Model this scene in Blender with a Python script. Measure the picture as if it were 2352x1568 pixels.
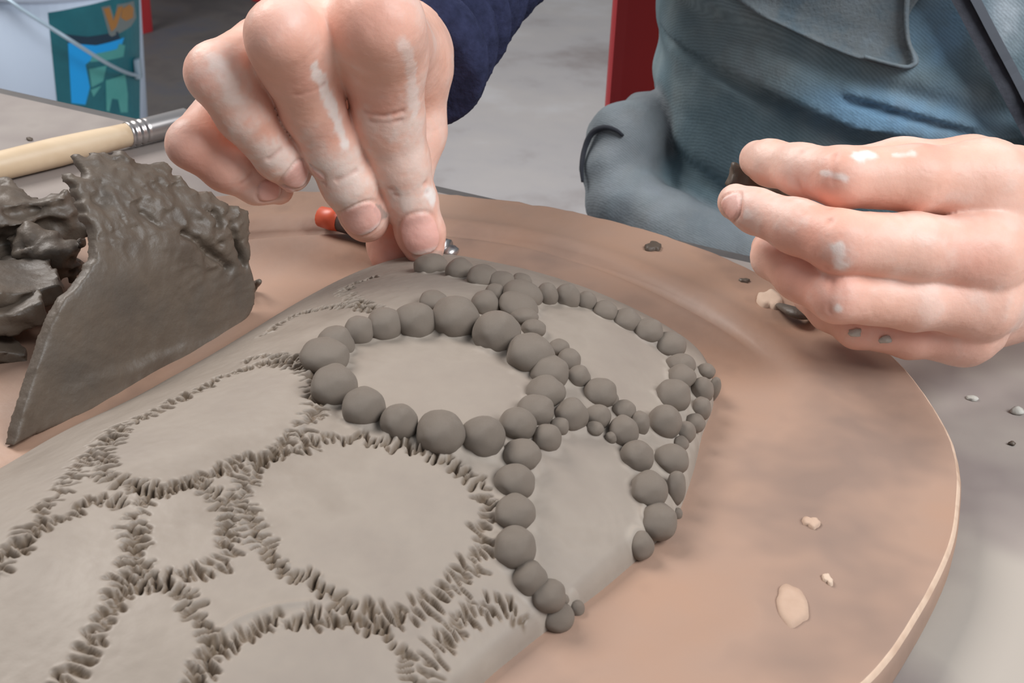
import bpy, bmesh, math, random
import numpy as np
from mathutils import Vector, Matrix

random.seed(7); np.random.seed(7)
for o in list(bpy.data.objects): bpy.data.objects.remove(o)
SC = bpy.context.scene
COL = SC.collection

# ------------------------------------------------------------------ camera
FPX = 3000.0                      # focal length in pixels of the 2352 x 1568 frame
PITCH, ROLL = math.radians(28.0), math.radians(2.5)
RB = 0.130                        # bat radius
ZB = 0.0105                       # bat top above the table top (z = 0)
CAMH = ZB + 1.20672 * RB
BC = np.array([-0.22024 * RB, 2.03208 * RB])   # bat centre
_c, _s = math.cos(PITCH), math.sin(PITCH)
CF = np.array([0, _c, -_s]); _u = np.array([0, _s, _c]); _r = np.array([1.0, 0, 0])
CR = _r * math.cos(ROLL) + _u * math.sin(ROLL)
CU = -_r * math.sin(ROLL) + _u * math.cos(ROLL)
CO = np.array([0, 0, CAMH])
cam_d = bpy.data.cameras.new('camera'); cam = bpy.data.objects.new('camera', cam_d); COL.objects.link(cam)
cam_d.sensor_width = 36; cam_d.lens = FPX / 2352 * 36
M = Matrix.Identity(4)
for i in range(3):
    M[i][0] = CR[i]; M[i][1] = CU[i]; M[i][2] = -CF[i]; M[i][3] = CO[i]
cam.matrix_world = M
cam_d.clip_start = 0.01
cam_d.dof.use_dof = True; cam_d.dof.focus_distance = 0.31; cam_d.dof.aperture_fstop = 56
SC.camera = cam

# ------------------------------------------------------------------ light
SC.view_settings.view_transform = 'Standard'; SC.view_settings.look = 'None'
SC.view_settings.gamma = 1.0; SC.view_settings.use_curve_mapping = False
SC.view_settings.exposure = 0.0
W = bpy.data.worlds.new('World'); SC.world = W; W.use_nodes = True
W.node_tree.nodes['Background'].inputs[0].default_value = (0.86, 0.93, 1.0, 1)
W.node_tree.nodes['Background'].inputs[1].default_value = 0.34

def area(name, loc, target, size, sizey, power, col):
    l = bpy.data.lights.new(name, 'AREA'); l.shape = 'RECTANGLE'; l.size = size; l.size_y = sizey
    l.energy = power; l.color = col
    o = bpy.data.objects.new(name, l); COL.objects.link(o)
    o.location = loc
    o.rotation_euler = (Vector(target) - Vector(loc)).to_track_quat('-Z', 'Y').to_euler()
    return o
area('window_light_left', (-1.55, 1.5, 2.0), (0, 0.3, 0), 1.4, 1.2, 72, (1.0, 0.96, 0.92))
area('window_light_right', (0.95, -0.25, 1.15), (0.05, 0.25, 0), 0.9, 0.8, 27, (0.95, 0.98, 1.0))

# ------------------------------------------------------------------ picture -> place helpers
def ray(px, py):
    return CF + (px - 1176) / FPX * CR + (784 - py) / FPX * CU
def atz(px, py, z=ZB):
    d = ray(px, py); return CO + d * ((z - CAMH) / d[2])
def aty(px, py, y):
    d = ray(px, py); return CO + d * (y / d[1])
def att(px, py, t_mm):
    return CO + ray(px, py) * (t_mm / 1000.0)
def proj(P):
    q = P - CO; t = q @ CF
    return 1176 + FPX * (q @ CR) / t, 784 - FPX * (q @ CU) / t, t

def lin(c):
    c = c / 255.0
    return c / 12.92 if c <= 0.04045 else ((c + 0.055) / 1.055) ** 2.4
def rgb(r, g, b): return (lin(r), lin(g), lin(b), 1.0)

# ------------------------------------------------------------------ numpy noise
def _hash(ix, iy, iz, seed):
    h = (ix * 374761393 + iy * 668265263 + iz * 2147483647 + seed * 974634757) & 0xffffffff
    h = ((h ^ (h >> 13)) * 1274126177) & 0xffffffff
    return ((h ^ (h >> 16)) & 0xffff).astype(np.float32) / 32767.5 - 1.0
def vnoise(x, y, z, seed=0):
    ix = np.floor(x).astype(np.int64); iy = np.floor(y).astype(np.int64); iz = np.floor(z).astype(np.int64)
    fx, fy, fz = x - ix, y - iy, z - iz
    fx = fx * fx * (3 - 2 * fx); fy = fy * fy * (3 - 2 * fy); fz = fz * fz * (3 - 2 * fz)
    r = 0
    for a in (0, 1):
        for b in (0, 1):
            for c in (0, 1):
                w = (fx if a else 1 - fx) * (fy if b else 1 - fy) * (fz if c else 1 - fz)
                r = r + w * _hash(ix + a, iy + b, iz + c, seed)
    return r
def fbm(x, y, z, octv=3, seed=0):
    r = 0; a = 1.0; f = 1.0
    for i in range(octv):
        r = r + a * vnoise(x * f, y * f, z * f, seed + i * 17); a *= 0.5; f *= 2.03
    return r
def sstep(a, b, x):
    t = np.clip((x - a) / (b - a), 0, 1); return t * t * (3 - 2 * t)

# ------------------------------------------------------------------ mesh helpers
OFF = {}
def raw_mesh(name, V, Fq, smooth=True):
    """V (n,3), Fq (m,4) or (m,3) int arrays -> mesh, fast."""
    V = np.asarray(V, np.float32); Fq = np.asarray(Fq, np.int32)
    k = Fq.shape[1]; me = bpy.data.meshes.new(name)
    me.vertices.add(len(V)); me.vertices.foreach_set('co', V.ravel())
    me.loops.add(Fq.size); me.loops.foreach_set('vertex_index', Fq.ravel())
    me.polygons.add(len(Fq)); me.polygons.foreach_set('loop_start', np.arange(0, Fq.size, k, dtype=np.int32))
    me.polygons.foreach_set('loop_total', np.full(len(Fq), k, np.int32))
    me.polygons.foreach_set('use_smooth', np.full(len(Fq), smooth, bool))
    me.update(calc_edges=True); me.validate()
    return me
def link(name, me, m, parent=None, base=None):
    o = bpy.data.objects.new(name, me); COL.objects.link(o)
    if m is not None and me is not None and not me.materials: me.materials.append(m)
    if parent is not None: o.parent = parent
    OFF[o] = OFF.get(parent, np.zeros(3)) if base is None else np.asarray(base, float)
    return o
def obj(name, V, F, m, parent=None, smooth=True, base=None):
    """world-space verts; a part shares its thing's origin; a lone thing gets an origin at its base."""
    V = np.asarray(V, float)
    if isinstance(F, np.ndarray):
        pass
    if parent is not None: b = OFF[parent]
    else: b = np.zeros(3) if base is None else np.asarray(base, float)
    V = V - b
    if isinstance(F, np.ndarray): me = raw_mesh(name, V, F, smooth)
    else:
        me = bpy.data.meshes.new(name); me.from_pydata([tuple(v) for v in V], [], [tuple(f) for f in F])
        me.polygons.foreach_set('use_smooth', np.full(len(me.polygons), smooth, bool)); me.update()
    o = link(name, me, m, parent, b)
    if parent is None: o.location = b
    return o
def tag(o, label=None, cat=None, group=None, kind=None):
    if label: o['label'] = label
    if cat: o['category'] = cat
    if group: o['group'] = group
    if kind: o['kind'] = kind
    return o
def thing(name, label, cat, loc, group=None):
    o = bpy.data.objects.new(name, None); COL.objects.link(o); o.location = loc
    o.empty_display_size = 0.02
    OFF[o] = np.asarray(loc, float)
    return tag(o, label, cat, group)

def boxm(cx, cy, cz, sx, sy, sz, bev=0.0, rot=None):
    bm = bmesh.new(); bmesh.ops.create_cube(bm, size=1)
    bmesh.ops.scale(bm, vec=(sx, sy, sz), verts=bm.verts)
    if bev: bmesh.ops.bevel(bm, geom=bm.edges[:], offset=bev, segments=2, affect='EDGES', profile=0.7)
    if rot is not None: bmesh.ops.transform(bm, matrix=rot, verts=bm.verts)
    bmesh.ops.translate(bm, vec=(cx, cy, cz), verts=bm.verts)
    V = [tuple(v.co) for v in bm.verts]; bm.verts.index_update()
    F = [[v.index for v in f.verts] for f in bm.faces]; bm.free()
    return V, F
def tube(path, radii, n=14, cap=True, flat=None):
    """round tube along points with a radius each; flat=(dir, factor) squashes it."""
    path = [np.asarray(p, float) for p in path]; V = []; F = []
    up = np.array([0, 0, 1.0])
    for i, p in enumerate(path):
        a = path[max(i - 1, 0)]; b = path[min(i + 1, len(path) - 1)]
        t = (b - a) / (np.linalg.norm(b - a) + 1e-12)
        s = np.cross(t, up); s = s / (np.linalg.norm(s) + 1e-9) if np.linalg.norm(s) > 1e-4 else np.array([1.0, 0, 0])
        w = np.cross(s, t)
        rr = radii[i] if hasattr(radii, '__len__') else radii
        fw = flat if flat else 1.0
        for k in range(n):
            an = 2 * math.pi * k / n
            V.append(p + rr * (math.cos(an) * s + fw * math.sin(an) * w))
    m = len(path)
    for i in range(m - 1):
        for k in range(n):
            F.append((i * n + k, i * n + (k + 1) % n, (i + 1) * n + (k + 1) % n, (i + 1) * n + k))
    if cap:
        F.append(tuple(range(n - 1, -1, -1))); F.append(tuple((m - 1) * n + k for k in range(n)))
    return V, F
def spline(pts, n, closed=False):
    P = np.asarray(pts, float); N = len(P); out = []
    segs = N if closed else N - 1
    for s in range(segs):
        if closed: p0, p1, p2, p3 = P[(s - 1) % N], P[s], P[(s + 1) % N], P[(s + 2) % N]
        else: p0, p1, p2, p3 = P[max(s - 1, 0)], P[s], P[s + 1], P[min(s + 2, N - 1)]
        for k in range(n):
            t = k / n
            out.append(0.5 * ((2 * p1) + (-p0 + p2) * t + (2 * p0 - 5 * p1 + 4 * p2 - p3) * t * t + (-p0 + 3 * p1 - 3 * p2 + p3) * t ** 3))
    if not closed: out.append(P[-1])
    return np.array(out)

# ------------------------------------------------------------------ signed distance fields (millimetres)
def smin(a, b, k):
    h = np.clip(0.5 + 0.5 * (b - a) / k, 0, 1)
    return b + (a - b) * h - k * h * (1 - h)
class Field:
    """regular grid in a local frame (origin o in metres, axes E rows), coordinates in mm"""
    def __init__(s, lo, hi, h, o=(0, 0, 0), E=None):
        s.lo = np.asarray(lo, float); s.h = h; s.o = np.asarray(o, float); s.E = np.eye(3) if E is None else np.asarray(E, float)
        s.n = np.ceil((np.asarray(hi, float) - s.lo) / h).astype(int) + 1
        s.ax = [(s.lo[i] + h * np.arange(s.n[i])).astype(np.float32) for i in range(3)]
    def new(s): return np.full(s.n, 99.0, np.float32)
    def loc(s, P):                                  # world metres -> local mm
        return (np.asarray(P, float) - s.o) @ s.E.T * 1000.0
    def cone(s, D, a, b, ra, rb, k, sc=None):
        m = k + 3 * s.h
        lo = np.minimum(a - ra, b - rb) - m; hi = np.maximum(a + ra, b + rb) + m
        i0 = np.clip(np.floor((lo - s.lo) / s.h).astype(int), 0, s.n); i1 = np.clip(np.ceil((hi - s.lo) / s.h).astype(int) + 1, 0, s.n)
        if np.any(i1 <= i0): return
        sl = tuple(slice(i0[i], i1[i]) for i in range(3))
        X = s.ax[0][sl[0]][:, None, None] - np.float32(a[0]); Y = s.ax[1][sl[1]][None, :, None] - np.float32(a[1]); Z = s.ax[2][sl[2]][None, None, :] - np.float32(a[2])
        d = (b - a).astype(np.float32); L = float(d @ d) + 1e-6
        t = np.clip((X * d[0] + Y * d[1] + Z * d[2]) / L, 0, 1)
        q = np.sqrt((X - t * d[0]) ** 2 + (Y - t * d[1]) ** 2 + (Z - t * d[2]) ** 2) - (ra + t * (rb - ra))
        D[sl] = smin(D[sl], q, k) if k > 0 else np.minimum(D[sl], q)
    def noise(s, sc, octv, seed, step=3):           # fbm on a coarser grid, linearly interpolated
        cs_ = [np.append(a[::step], a[-1] + s.h * step) for a in s.ax]
        N = fbm(*[g / sc for g in np.meshgrid(*cs_, indexing='ij')], octv, seed).astype(np.float32)
        for i in range(3):
            u = np.arange(s.n[i]) / step; k = np.minimum(u.astype(int), len(cs_[i]) - 2); w = (u - k).astype(np.float32)
            sh = [1, 1, 1]; sh[i] = -1; w = w.reshape(sh)
            N = np.take(N, k, i) * (1 - w) + np.take(N, k + 1, i) * w
        return N
    def grid(s): return np.meshgrid(s.ax[0], s.ax[1], s.ax[2], indexing='ij')
    def mesh(s, D):
        ins = D < 0
        n = np.array(D.shape)
        cnt = np.zeros(n - 1, np.int8)
        for a in (0, 1):
            for b in (0, 1):
                for c in (0, 1):
                    cnt += ins[a:n[0] - 1 + a, b:n[1] - 1 + b, c:n[2] - 1 + c]
        idx = np.argwhere((cnt > 0) & (cnt < 8))
        vid = np.full(n - 1, -1, np.int32); vid[tuple(idx.T)] = np.arange(len(idx))
        cor = [(a, b, c) for a in (0, 1) for b in (0, 1) for c in (0, 1)]
        val = {c: D[idx[:, 0] + c[0], idx[:, 1] + c[1], idx[:, 2] + c[2]] for c in cor}
        acc = np.zeros((len(idx), 3)); w = np.zeros(len(idx))
        for c in cor:
            for ax in range(3):
                if c[ax] == 0:
                    e = list(c); e[ax] = 1; e = tuple(e)
                    va, vb = val[c], val[e]; cr = (va < 0) != (vb < 0)
                    t = np.where(cr, va / np.where(cr, va - vb, 1), 0)
                    p = np.tile(np.array(c, float), (len(idx), 1)); p[:, ax] = t
                    acc += p * cr[:, None]; w += cr
        V = (idx + acc / w[:, None]) * s.h + s.lo
        Q = []
        for ax in range(3):
            u, v = (ax + 1) % 3, (ax + 2) % 3
            A = [slice(None)] * 3; B = [slice(None)] * 3
            A[ax] = slice(0, -1); B[ax] = slice(1, None)
            for q in (u, v): A[q] = slice(1, -1); B[q] = slice(1, -1)
            ia, ib = ins[tuple(A)], ins[tuple(B)]
            for flag, flip in ((ia & ~ib, False), (~ia & ib, True)):
                I = np.argwhere(flag)
                if not len(I): continue
                for q in (u, v): I[:, q] += 1
                du = np.zeros(3, int); dv = np.zeros(3, int); du[u] = 1; dv[v] = 1
                f = [vid[tuple((I - du - dv).T)], vid[tuple((I - dv).T)], vid[tuple(I.T)], vid[tuple((I - du).T)]]
                if flip: f = f[::-1]
                Q.append(np.stack(f, 1))
        Q = np.concatenate(Q)
        return s.o + (V / 1000.0) @ s.E, Q
def vnormals(V, Q):
    nrm = np.zeros_like(V); a = V[Q[:, 2]] - V[Q[:, 0]]; b = V[Q[:, 3]] - V[Q[:, 1]]; fn = np.cross(a, b)
    for i in range(4): np.add.at(nrm, Q[:, i], fn)
    return nrm / (np.linalg.norm(nrm, axis=1)[:, None] + 1e-12)

# ------------------------------------------------------------------ materials
def mat(name, cols, scale=40.0, rough=0.6, bump=0.0, bscale=300.0, detail=4.0, stops=None, metal=0.0, spec=0.5, attr=None, sss=0.0, stretch=None, rvar=0.0):
    m = bpy.data.materials.new(name); m.use_nodes = True
    nt = m.node_tree; bs = nt.nodes['Principled BSDF']
    bs.inputs['Roughness'].default_value = rough; bs.inputs['Metallic'].default_value = metal
    bs.inputs['Specular IOR Level'].default_value = spec
    tc = nt.nodes.new('ShaderNodeTexCoord'); src = tc.outputs['Object']
    if stretch:
        mp = nt.nodes.new('ShaderNodeMapping'); mp.inputs['Scale'].default_value = stretch[0]; mp.inputs['Rotation'].default_value = stretch[1]
        nt.links.new(src, mp.inputs[0]); src = mp.outputs[0]
    if len(cols) > 1:
        nz = nt.nodes.new('ShaderNodeTexNoise'); nz.inputs['Scale'].default_value = scale; nz.inputs['Detail'].default_value = detail
        nz.inputs['Roughness'].default_value = 0.6
        nt.links.new(src, nz.inputs['Vector'])
        cr = nt.nodes.new('ShaderNodeValToRGB'); nt.links.new(nz.outputs['Fac'], cr.inputs[0])
        st = stops or [0.3 + 0.4 * i / (len(cols) - 1) for i in range(len(cols))]
        while len(cr.color_ramp.elements) < len(cols): cr.color_ramp.elements.new(0.5)
        for e, s_, c in zip(cr.color_ramp.elements, st, cols): e.position = s_; e.color = c
        out = cr.outputs[0]
    else:
        bs.inputs['Base Color'].default_value = cols[0]; out = None
    if attr:
        at = nt.nodes.new('ShaderNodeAttribute'); at.attribute_name = attr
        if out:
            mx = nt.nodes.new('ShaderNodeMix'); mx.data_type = 'RGBA'; mx.blend_type = 'MULTIPLY'; mx.inputs[0].default_value = 1.0
            nt.links.new(at.outputs['Color'], mx.inputs[6]); nt.links.new(out, mx.inputs[7]); out = mx.outputs[2]
        else: out = at.outputs['Color']
    if out: nt.links.new(out, bs.inputs['Base Color'])
    if rvar:
        n2 = nt.nodes.new('ShaderNodeTexNoise'); n2.inputs['Scale'].default_value = scale * 0.7; nt.links.new(src, n2.inputs['Vector'])
        mr = nt.nodes.new('ShaderNodeMapRange'); mr.inputs[1].default_value = 0.35; mr.inputs[2].default_value = 0.65
        mr.inputs[3].default_value = rough - rvar; mr.inputs[4].default_value = min(1, rough + rvar)
        nt.links.new(n2.outputs['Fac'], mr.inputs[0]); nt.links.new(mr.outputs[0], bs.inputs['Roughness'])
    if bump:
        n3 = nt.nodes.new('ShaderNodeTexNoise'); n3.inputs['Scale'].default_value = bscale; n3.inputs['Detail'].default_value = 5
        nt.links.new(src, n3.inputs['Vector'])
        bp = nt.nodes.new('ShaderNodeBump'); bp.inputs['Strength'].default_value = 1.0; bp.inputs['Distance'].default_value = bump
        nt.links.new(n3.outputs['Fac'], bp.inputs['Height']); nt.links.new(bp.outputs[0], bs.inputs['Normal'])
    if sss:
        bs.inputs['Subsurface Weight'].default_value = sss; bs.inputs['Subsurface Radius'].default_value = (1.0, 0.35, 0.2); bs.inputs['Subsurface Scale'].default_value = 0.003
    return m

M_clay = mat('damp_grey_clay', [rgb(133, 121, 110), rgb(148, 136, 125), rgb(140, 128, 118)], 30, 0.6, 0.00010, 420, rvar=0.10, attr='Col', spec=0.35)
M_ball = mat('rolled_clay', [rgb(128, 115, 104), rgb(145, 132, 120)], 60, 0.42, 0.00008, 500, rvar=0.1)
M_scrap = mat('dark_scrap_clay', [rgb(76, 64, 54), rgb(95, 83, 72), rgb(84, 75, 67)], 45, 0.5, 0.00035, 350)
M_bat = mat('clay_stained_bat', [rgb(118, 95, 83), rgb(162, 129, 109), rgb(158, 129, 112), rgb(134, 112, 100)], 14, 0.6, 0.00015, 250, stops=[0.3, 0.45, 0.57, 0.7], rvar=0.1)
M_slip = mat('dried_slip', [rgb(192, 166, 146), rgb(206, 182, 162)], 80, 0.8, 0.0001, 300)
M_table = mat('grey_table_top', [rgb(118, 107, 104), rgb(150, 140, 134), rgb(136, 125, 121), rgb(164, 155, 146)], 9, 0.6, 0.0001, 200, stops=[0.28, 0.45, 0.56, 0.7], rvar=0.1)
M_edge = mat('dark_table_edge', [rgb(70, 66, 66), rgb(96, 92, 90)], 30, 0.6)
M_steel = mat('painted_steel', [rgb(80, 80, 84)], 30, 0.4)
M_floor = mat('worn_concrete_floor', [rgb(158, 148, 146), rgb(188, 183, 183), rgb(194, 188, 186), rgb(206, 203, 204)], 3.0, 0.75, 0.0008, 30, detail=8, stops=[0.3, 0.45, 0.58, 0.72])
M_red = mat('red_paint', [rgb(160, 24, 28), rgb(170, 30, 33)], 8, 0.45)
M_red2 = mat('bright_red_plastic', [rgb(196, 52, 58), rgb(205, 64, 68)], 8, 0.4)
M_white = mat('white_bucket_plastic', [rgb(186, 200, 220), rgb(196, 210, 228)], 3, 0.4)
M_wire = mat('grey_wire', [rgb(170, 190, 205)], 3, 0.35, metal=0.3)
M_wood = mat('pale_birch_wood', [rgb(198, 170, 138), rgb(216, 192, 162), rgb(206, 180, 148)], 60, 0.45, stretch=((0.08, 1, 1), (0, 0, 0.9)))
M_ferr = mat('brush_ferrule', [rgb(190, 184, 182)], 10, 0.3, metal=0.9)
M_brist = mat('dark_bristle', [rgb(60, 52, 48), rgb(80, 70, 62)], 300, 0.7)
M_tool = mat('dark_wood_tool', [rgb(58, 46, 44), rgb(76, 62, 58)], 100, 0.5)
M_orange = mat('orange_tool_end', [rgb(214, 96, 66)], 10, 0.4)
M_skin = mat('skin', [(0.93, 0.93, 0.93, 1), (1, 1, 1, 1)], 160, 0.48, 0.00009, 900, attr='Col', sss=0.12, spec=0.4)
M_denim = mat('faded_denim', [(0.82, 0.84, 0.86, 1), (1.0, 1.0, 1.0, 1), (1.1, 1.1, 1.12, 1)], 55, 0.85, 0.00025, 700, attr='Col', spec=0.2)
nt = M_denim.node_tree; bs = nt.nodes['Principled BSDF']; tcn = nt.nodes.new('ShaderNodeTexCoord'); wv = nt.nodes.new('ShaderNodeTexWave')
wv.bands_direction = 'DIAGONAL'; wv.inputs['Scale'].default_value = 420; wv.inputs['Distortion'].default_value = 2.5; wv.inputs['Detail'].default_value = 2
nt.links.new(tcn.outputs['Object'], wv.inputs['Vector'])
mrw = nt.nodes.new('ShaderNodeMapRange'); mrw.inputs[3].default_value = 0.86; mrw.inputs[4].default_value = 1.08; nt.links.new(wv.outputs['Fac'], mrw.inputs[0])
mxw = nt.nodes.new('ShaderNodeMix'); mxw.data_type = 'RGBA'; mxw.blend_type = 'MULTIPLY'; mxw.inputs[0].default_value = 1.0
old = bs.inputs['Base Color'].links[0].from_socket; nt.links.new(old, mxw.inputs[6]); nt.links.new(mrw.outputs[0], mxw.inputs[7]); nt.links.new(mxw.outputs[2], bs.inputs['Base Color'])
M_navy = mat('navy_knit', [rgb(36, 39, 60), rgb(52, 56, 84)], 220, 0.95, 0.0005, 500, spec=0.15)
M_strap = mat('black_webbing', [rgb(44, 46, 54), rgb(58, 60, 70)], 200, 0.8, 0.0002, 900)
M_strapedge = mat('grey_webbing_edge', [rgb(82, 86, 94)], 200, 0.8)
M_thread = mat('dark_stitching', [rgb(38, 40, 48)], 200, 0.9)

# ------------------------------------------------------------------ floor and table
FZ = -0.72
V, F = boxm(0.0, 2.5, FZ - 0.05, 12, 12, 0.1)
tag(obj('floor', V, F, M_floor, smooth=False), 'worn grey concrete floor behind the table', kind='structure')

M_wall = mat('off_white_wall', [rgb(206, 202, 196), rgb(216, 212, 206)], 1.5, 0.85)
for nm, c_, s_ in (('wall_back', (0, 8.55, FZ + 1.4), (12.2, 0.1, 2.8)), ('wall_left', (-6.05, 2.5, FZ + 1.4), (0.1, 12, 2.8)), ('wall_right', (6.05, 2.5, FZ + 1.4), (0.1, 12, 2.8))):
    V, F = boxm(*c_, *s_); tag(obj(nm, V, F, M_wall, smooth=False), kind='structure')
# the back edge of the table runs through two points of the photograph
T0 = atz(0, 205, 0.0); T1 = atz(330, 279, 0.0)
te = (T1 - T0); te /= np.linalg.norm(te); tn = np.array([te[1], -te[0], 0])      # tn points to the camera side
if tn[1] > 0: tn = -tn
tab = thing('work_table', 'grey clay-dusted work table with dark back edge, under the round board', 'table', tuple(T0 + te * 0.35 + tn * 0.4 + np.array([0, 0, FZ])))
ang = math.atan2(te[1], te[0]); RT = Matrix.Rotation(ang, 4, 'Z')
tc = T0 + te * 0.35 + tn * 0.40
V, F = boxm(tc[0], tc[1], -0.014, 1.5, 0.795, 0.028, 0.0015, RT); obj('table_top', V, F, M_table, tab, smooth=False)
ec = T0 + te * 0.35 + tn * 0.0015
V, F = boxm(ec[0], ec[1], -0.0155, 1.5, 0.006, 0.031, 0.001, RT); obj('edge_trim', V, F, M_edge, tab, smooth=False)
for a, b in ((-0.68, 0.06), (0.68, 0.06), (-0.68, 0.74), (0.68, 0.74)):
    q = T0 + te * (0.35 + a) + tn * b
    V, F = boxm(q[0], q[1], (FZ - 0.028) / 2, 0.045, 0.045, -FZ - 0.028, 0.003, RT); obj('leg', V, F, M_steel, tab, smooth=False)

# ------------------------------------------------------------------ round bat
bat = thing('round_bat', 'round tan clay-stained working board under the grey clay relief', 'board', (BC[0], BC[1], 0.0))
rimdev = [(-170, 0), (-150, 9), (-130, 17), (-110, 17), (-90, 12), (-75, 5), (-60, 0.0), (-42, -0.1), (-34, -1.6), (-28, -1.5), (-21, -0.45), (-15, -0.1), (-9, 1.2), (-3, 1.8), (4, 1.5), (15, 1.5), (26, 0), (38, -2.0), (46, -2.4), (53, -2.0), (60, -1.1), (66, -0.9), (71, 0), (80, 0.4), (90, 2.0), (100, 2.5), (112, 6), (124, 12), (136, 14), (150, 8), (165, 0)]
_ra = np.array([a for a, b in rimdev]); _rd = np.array([b for a, b in rimdev]) * 0.915e-3
def rim(th):
    d = (np.degrees(th) + 180) % 360 - 180
    return RB + np.interp(d, _ra, _rd, left=0, right=0)
NTH = 360
th = np.linspace(0, 2 * np.pi, NTH, endpoint=False)
rr = rim(th); 
for _ in range(6): rr = (np.roll(rr, 1) + rr + np.roll(rr, -1)) / 3
prof = [(0.0, 1.0)]
rad = list(np.linspace(0.02, 0.985, 90)) 
Vb = [(BC[0], BC[1], ZB)]
rings = []
for q in rad: rings.append((q, 0.0, None))
edge = [(0.9895, 0.00002), (0.993, -0.0003), (0.9965, -0.0009), (0.999, -0.0018), (1.0, -0.003), (1.0, -0.0075), (0.997, -0.0095), (0.990, -ZB + 0.0002)]
for q, dz in edge: rings.append((q, dz, 1))
Vb = []
for q, dz, e in rings:
    z = np.full(NTH, ZB + dz)
    x = BC[0] + rr * q * np.cos(th); y = BC[1] + rr * q * np.sin(th)
    if e is None:
        # faint turning ridge and dents left by the wheel
        rn = q
        z = z + 0.0020 * np.exp(-((rn - 0.80 + 0.015 * np.sin(th * 2)) / 0.045) ** 2) * (0.6 + 0.4 * np.sin(th + 0.5)) - 0.0016 * np.exp(-((rn - 0.742 + 0.008 * np.sin(3 * th)) / 0.010) ** 2) * sstep(0.2, 0.6, np.sin(th)) \
            + 0.00018 * fbm(x * 60, y * 60, x * 0, 3, 5)
    else: z = z + 0.00025 * fbm(x * 200, y * 200, x * 0, 2, 9)
    Vb.append(np.stack([x, y, z], 1))
Vb = np.concatenate(Vb + [np.array([[BC[0], BC[1], ZB], [BC[0], BC[1], 0.0002]])])
nr = len(rings); Fb = []
for i in range(nr - 1):
    k = np.arange(NTH); k2 = (k + 1) % NTH
    Fb.append(np.stack([i * NTH + k, (i + 1) * NTH + k, (i + 1) * NTH + k2, i * NTH + k2], 1))
Fb = [tuple(f) for f in np.concatenate(Fb)]
for k in range(NTH):
    Fb.append((nr * NTH, k, (k + 1) % NTH)); Fb.append((nr * NTH + 1, (nr - 1) * NTH + (k + 1) % NTH, (nr - 1) * NTH + k))
bo = obj('board', Vb, Fb, M_bat, bat)
M_rim = mat('worn_pale_rim', [rgb(168, 136, 114), rgb(204, 176, 154), rgb(184, 152, 130)], 60, 0.7, stops=[0.35, 0.5, 0.65])
bo.data.materials.append(M_rim)
for i, pol in enumerate(bo.data.polygons):
    if 90 <= i // NTH <= 91 and i < (nr - 1) * NTH: pol.material_index = 1

def batz(x, y):
    """height of the board's turned surface under a point"""
    t_ = math.atan2(y - BC[1], x - BC[0]); rn = math.hypot(x - BC[0], y - BC[1]) / float(np.interp(t_ % (2 * math.pi), np.append(th, 2 * math.pi), np.append(rr, rr[0])))
    return 0.0020 * math.exp(-((rn - 0.80 + 0.015 * math.sin(t_ * 2)) / 0.045) ** 2) * (0.6 + 0.4 * math.sin(t_ + 0.5)) - 0.0016 * math.exp(-((rn - 0.742 + 0.008 * math.sin(3 * t_)) / 0.010) ** 2) * float(sstep(0.2, 0.6, math.sin(t_)))
def blot(px, py, rx, ry, parent, m, name, seed, z0=ZB, h=0.0006, n=36, rot=0.0, wob=0.35):
    """thin irregular dried smear"""
    c = atz(px, py, z0); t = proj(c)[2]; R1 = rx * t / FPX; R2 = ry * t / FPX / 0.5
    rs = np.random.RandomState(seed); ph = rs.rand(6) * 6.28
    V = [(c[0], c[1], z0 + h)]; F = []
    for lv, (q, hz) in enumerate(((0.6, h), (0.92, h * 0.75), (1.0, -0.0003))):
        for k in range(n):
            a = 2 * math.pi * k / n
            w = 1 + wob * (0.5 * math.sin(2 * a + ph[0]) + 0.35 * math.sin(3 * a + ph[1]) + 0.25 * math.sin(5 * a + ph[2]) + 0.12 * math.sin(9 * a + ph[3]))
            u, v = R1 * w * q * math.cos(a), R2 * w * q * math.sin(a)
            V.append((c[0] + u * math.cos(rot) - v * math.sin(rot), c[1] + u * math.sin(rot) + v * math.cos(rot), z0 + hz))
    V = [(v[0], v[1], v[2] + batz(v[0], v[1])) for v in V]
    for k in range(n):
        F.append((0, 1 + k, 1 + (k + 1) % n))
        for lv in (0, 1):
            a0 = 1 + lv * n; F.append((a0 + k, a0 + n + k, a0 + n + (k + 1) % n, a0 + (k + 1) % n))
    return obj(name, V, F, m, parent)
M_slip2 = mat('thin_dried_slip', [rgb(176, 146, 126), rgb(190, 162, 142)], 120, 0.8, 0.0001, 300)
blot(1818, 1398, 38, 36, bat, M_slip2, 'slip_smear', 21, wob=0.16, h=0.0007, n=48)
blot(1862, 1210, 18, 12, bat, M_slip2, 'slip_smear', 2, h=0.0007)
blot(1900, 1335, 12, 8, bat, M_slip, 'slip_smear', 3)
blot(1500, 569, 20, 11, bat, M_scrap, 'clay_smear', 4, h=0.0012)
blot(1710, 645, 11, 5, bat, M_scrap, 'clay_smear', 5)

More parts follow.
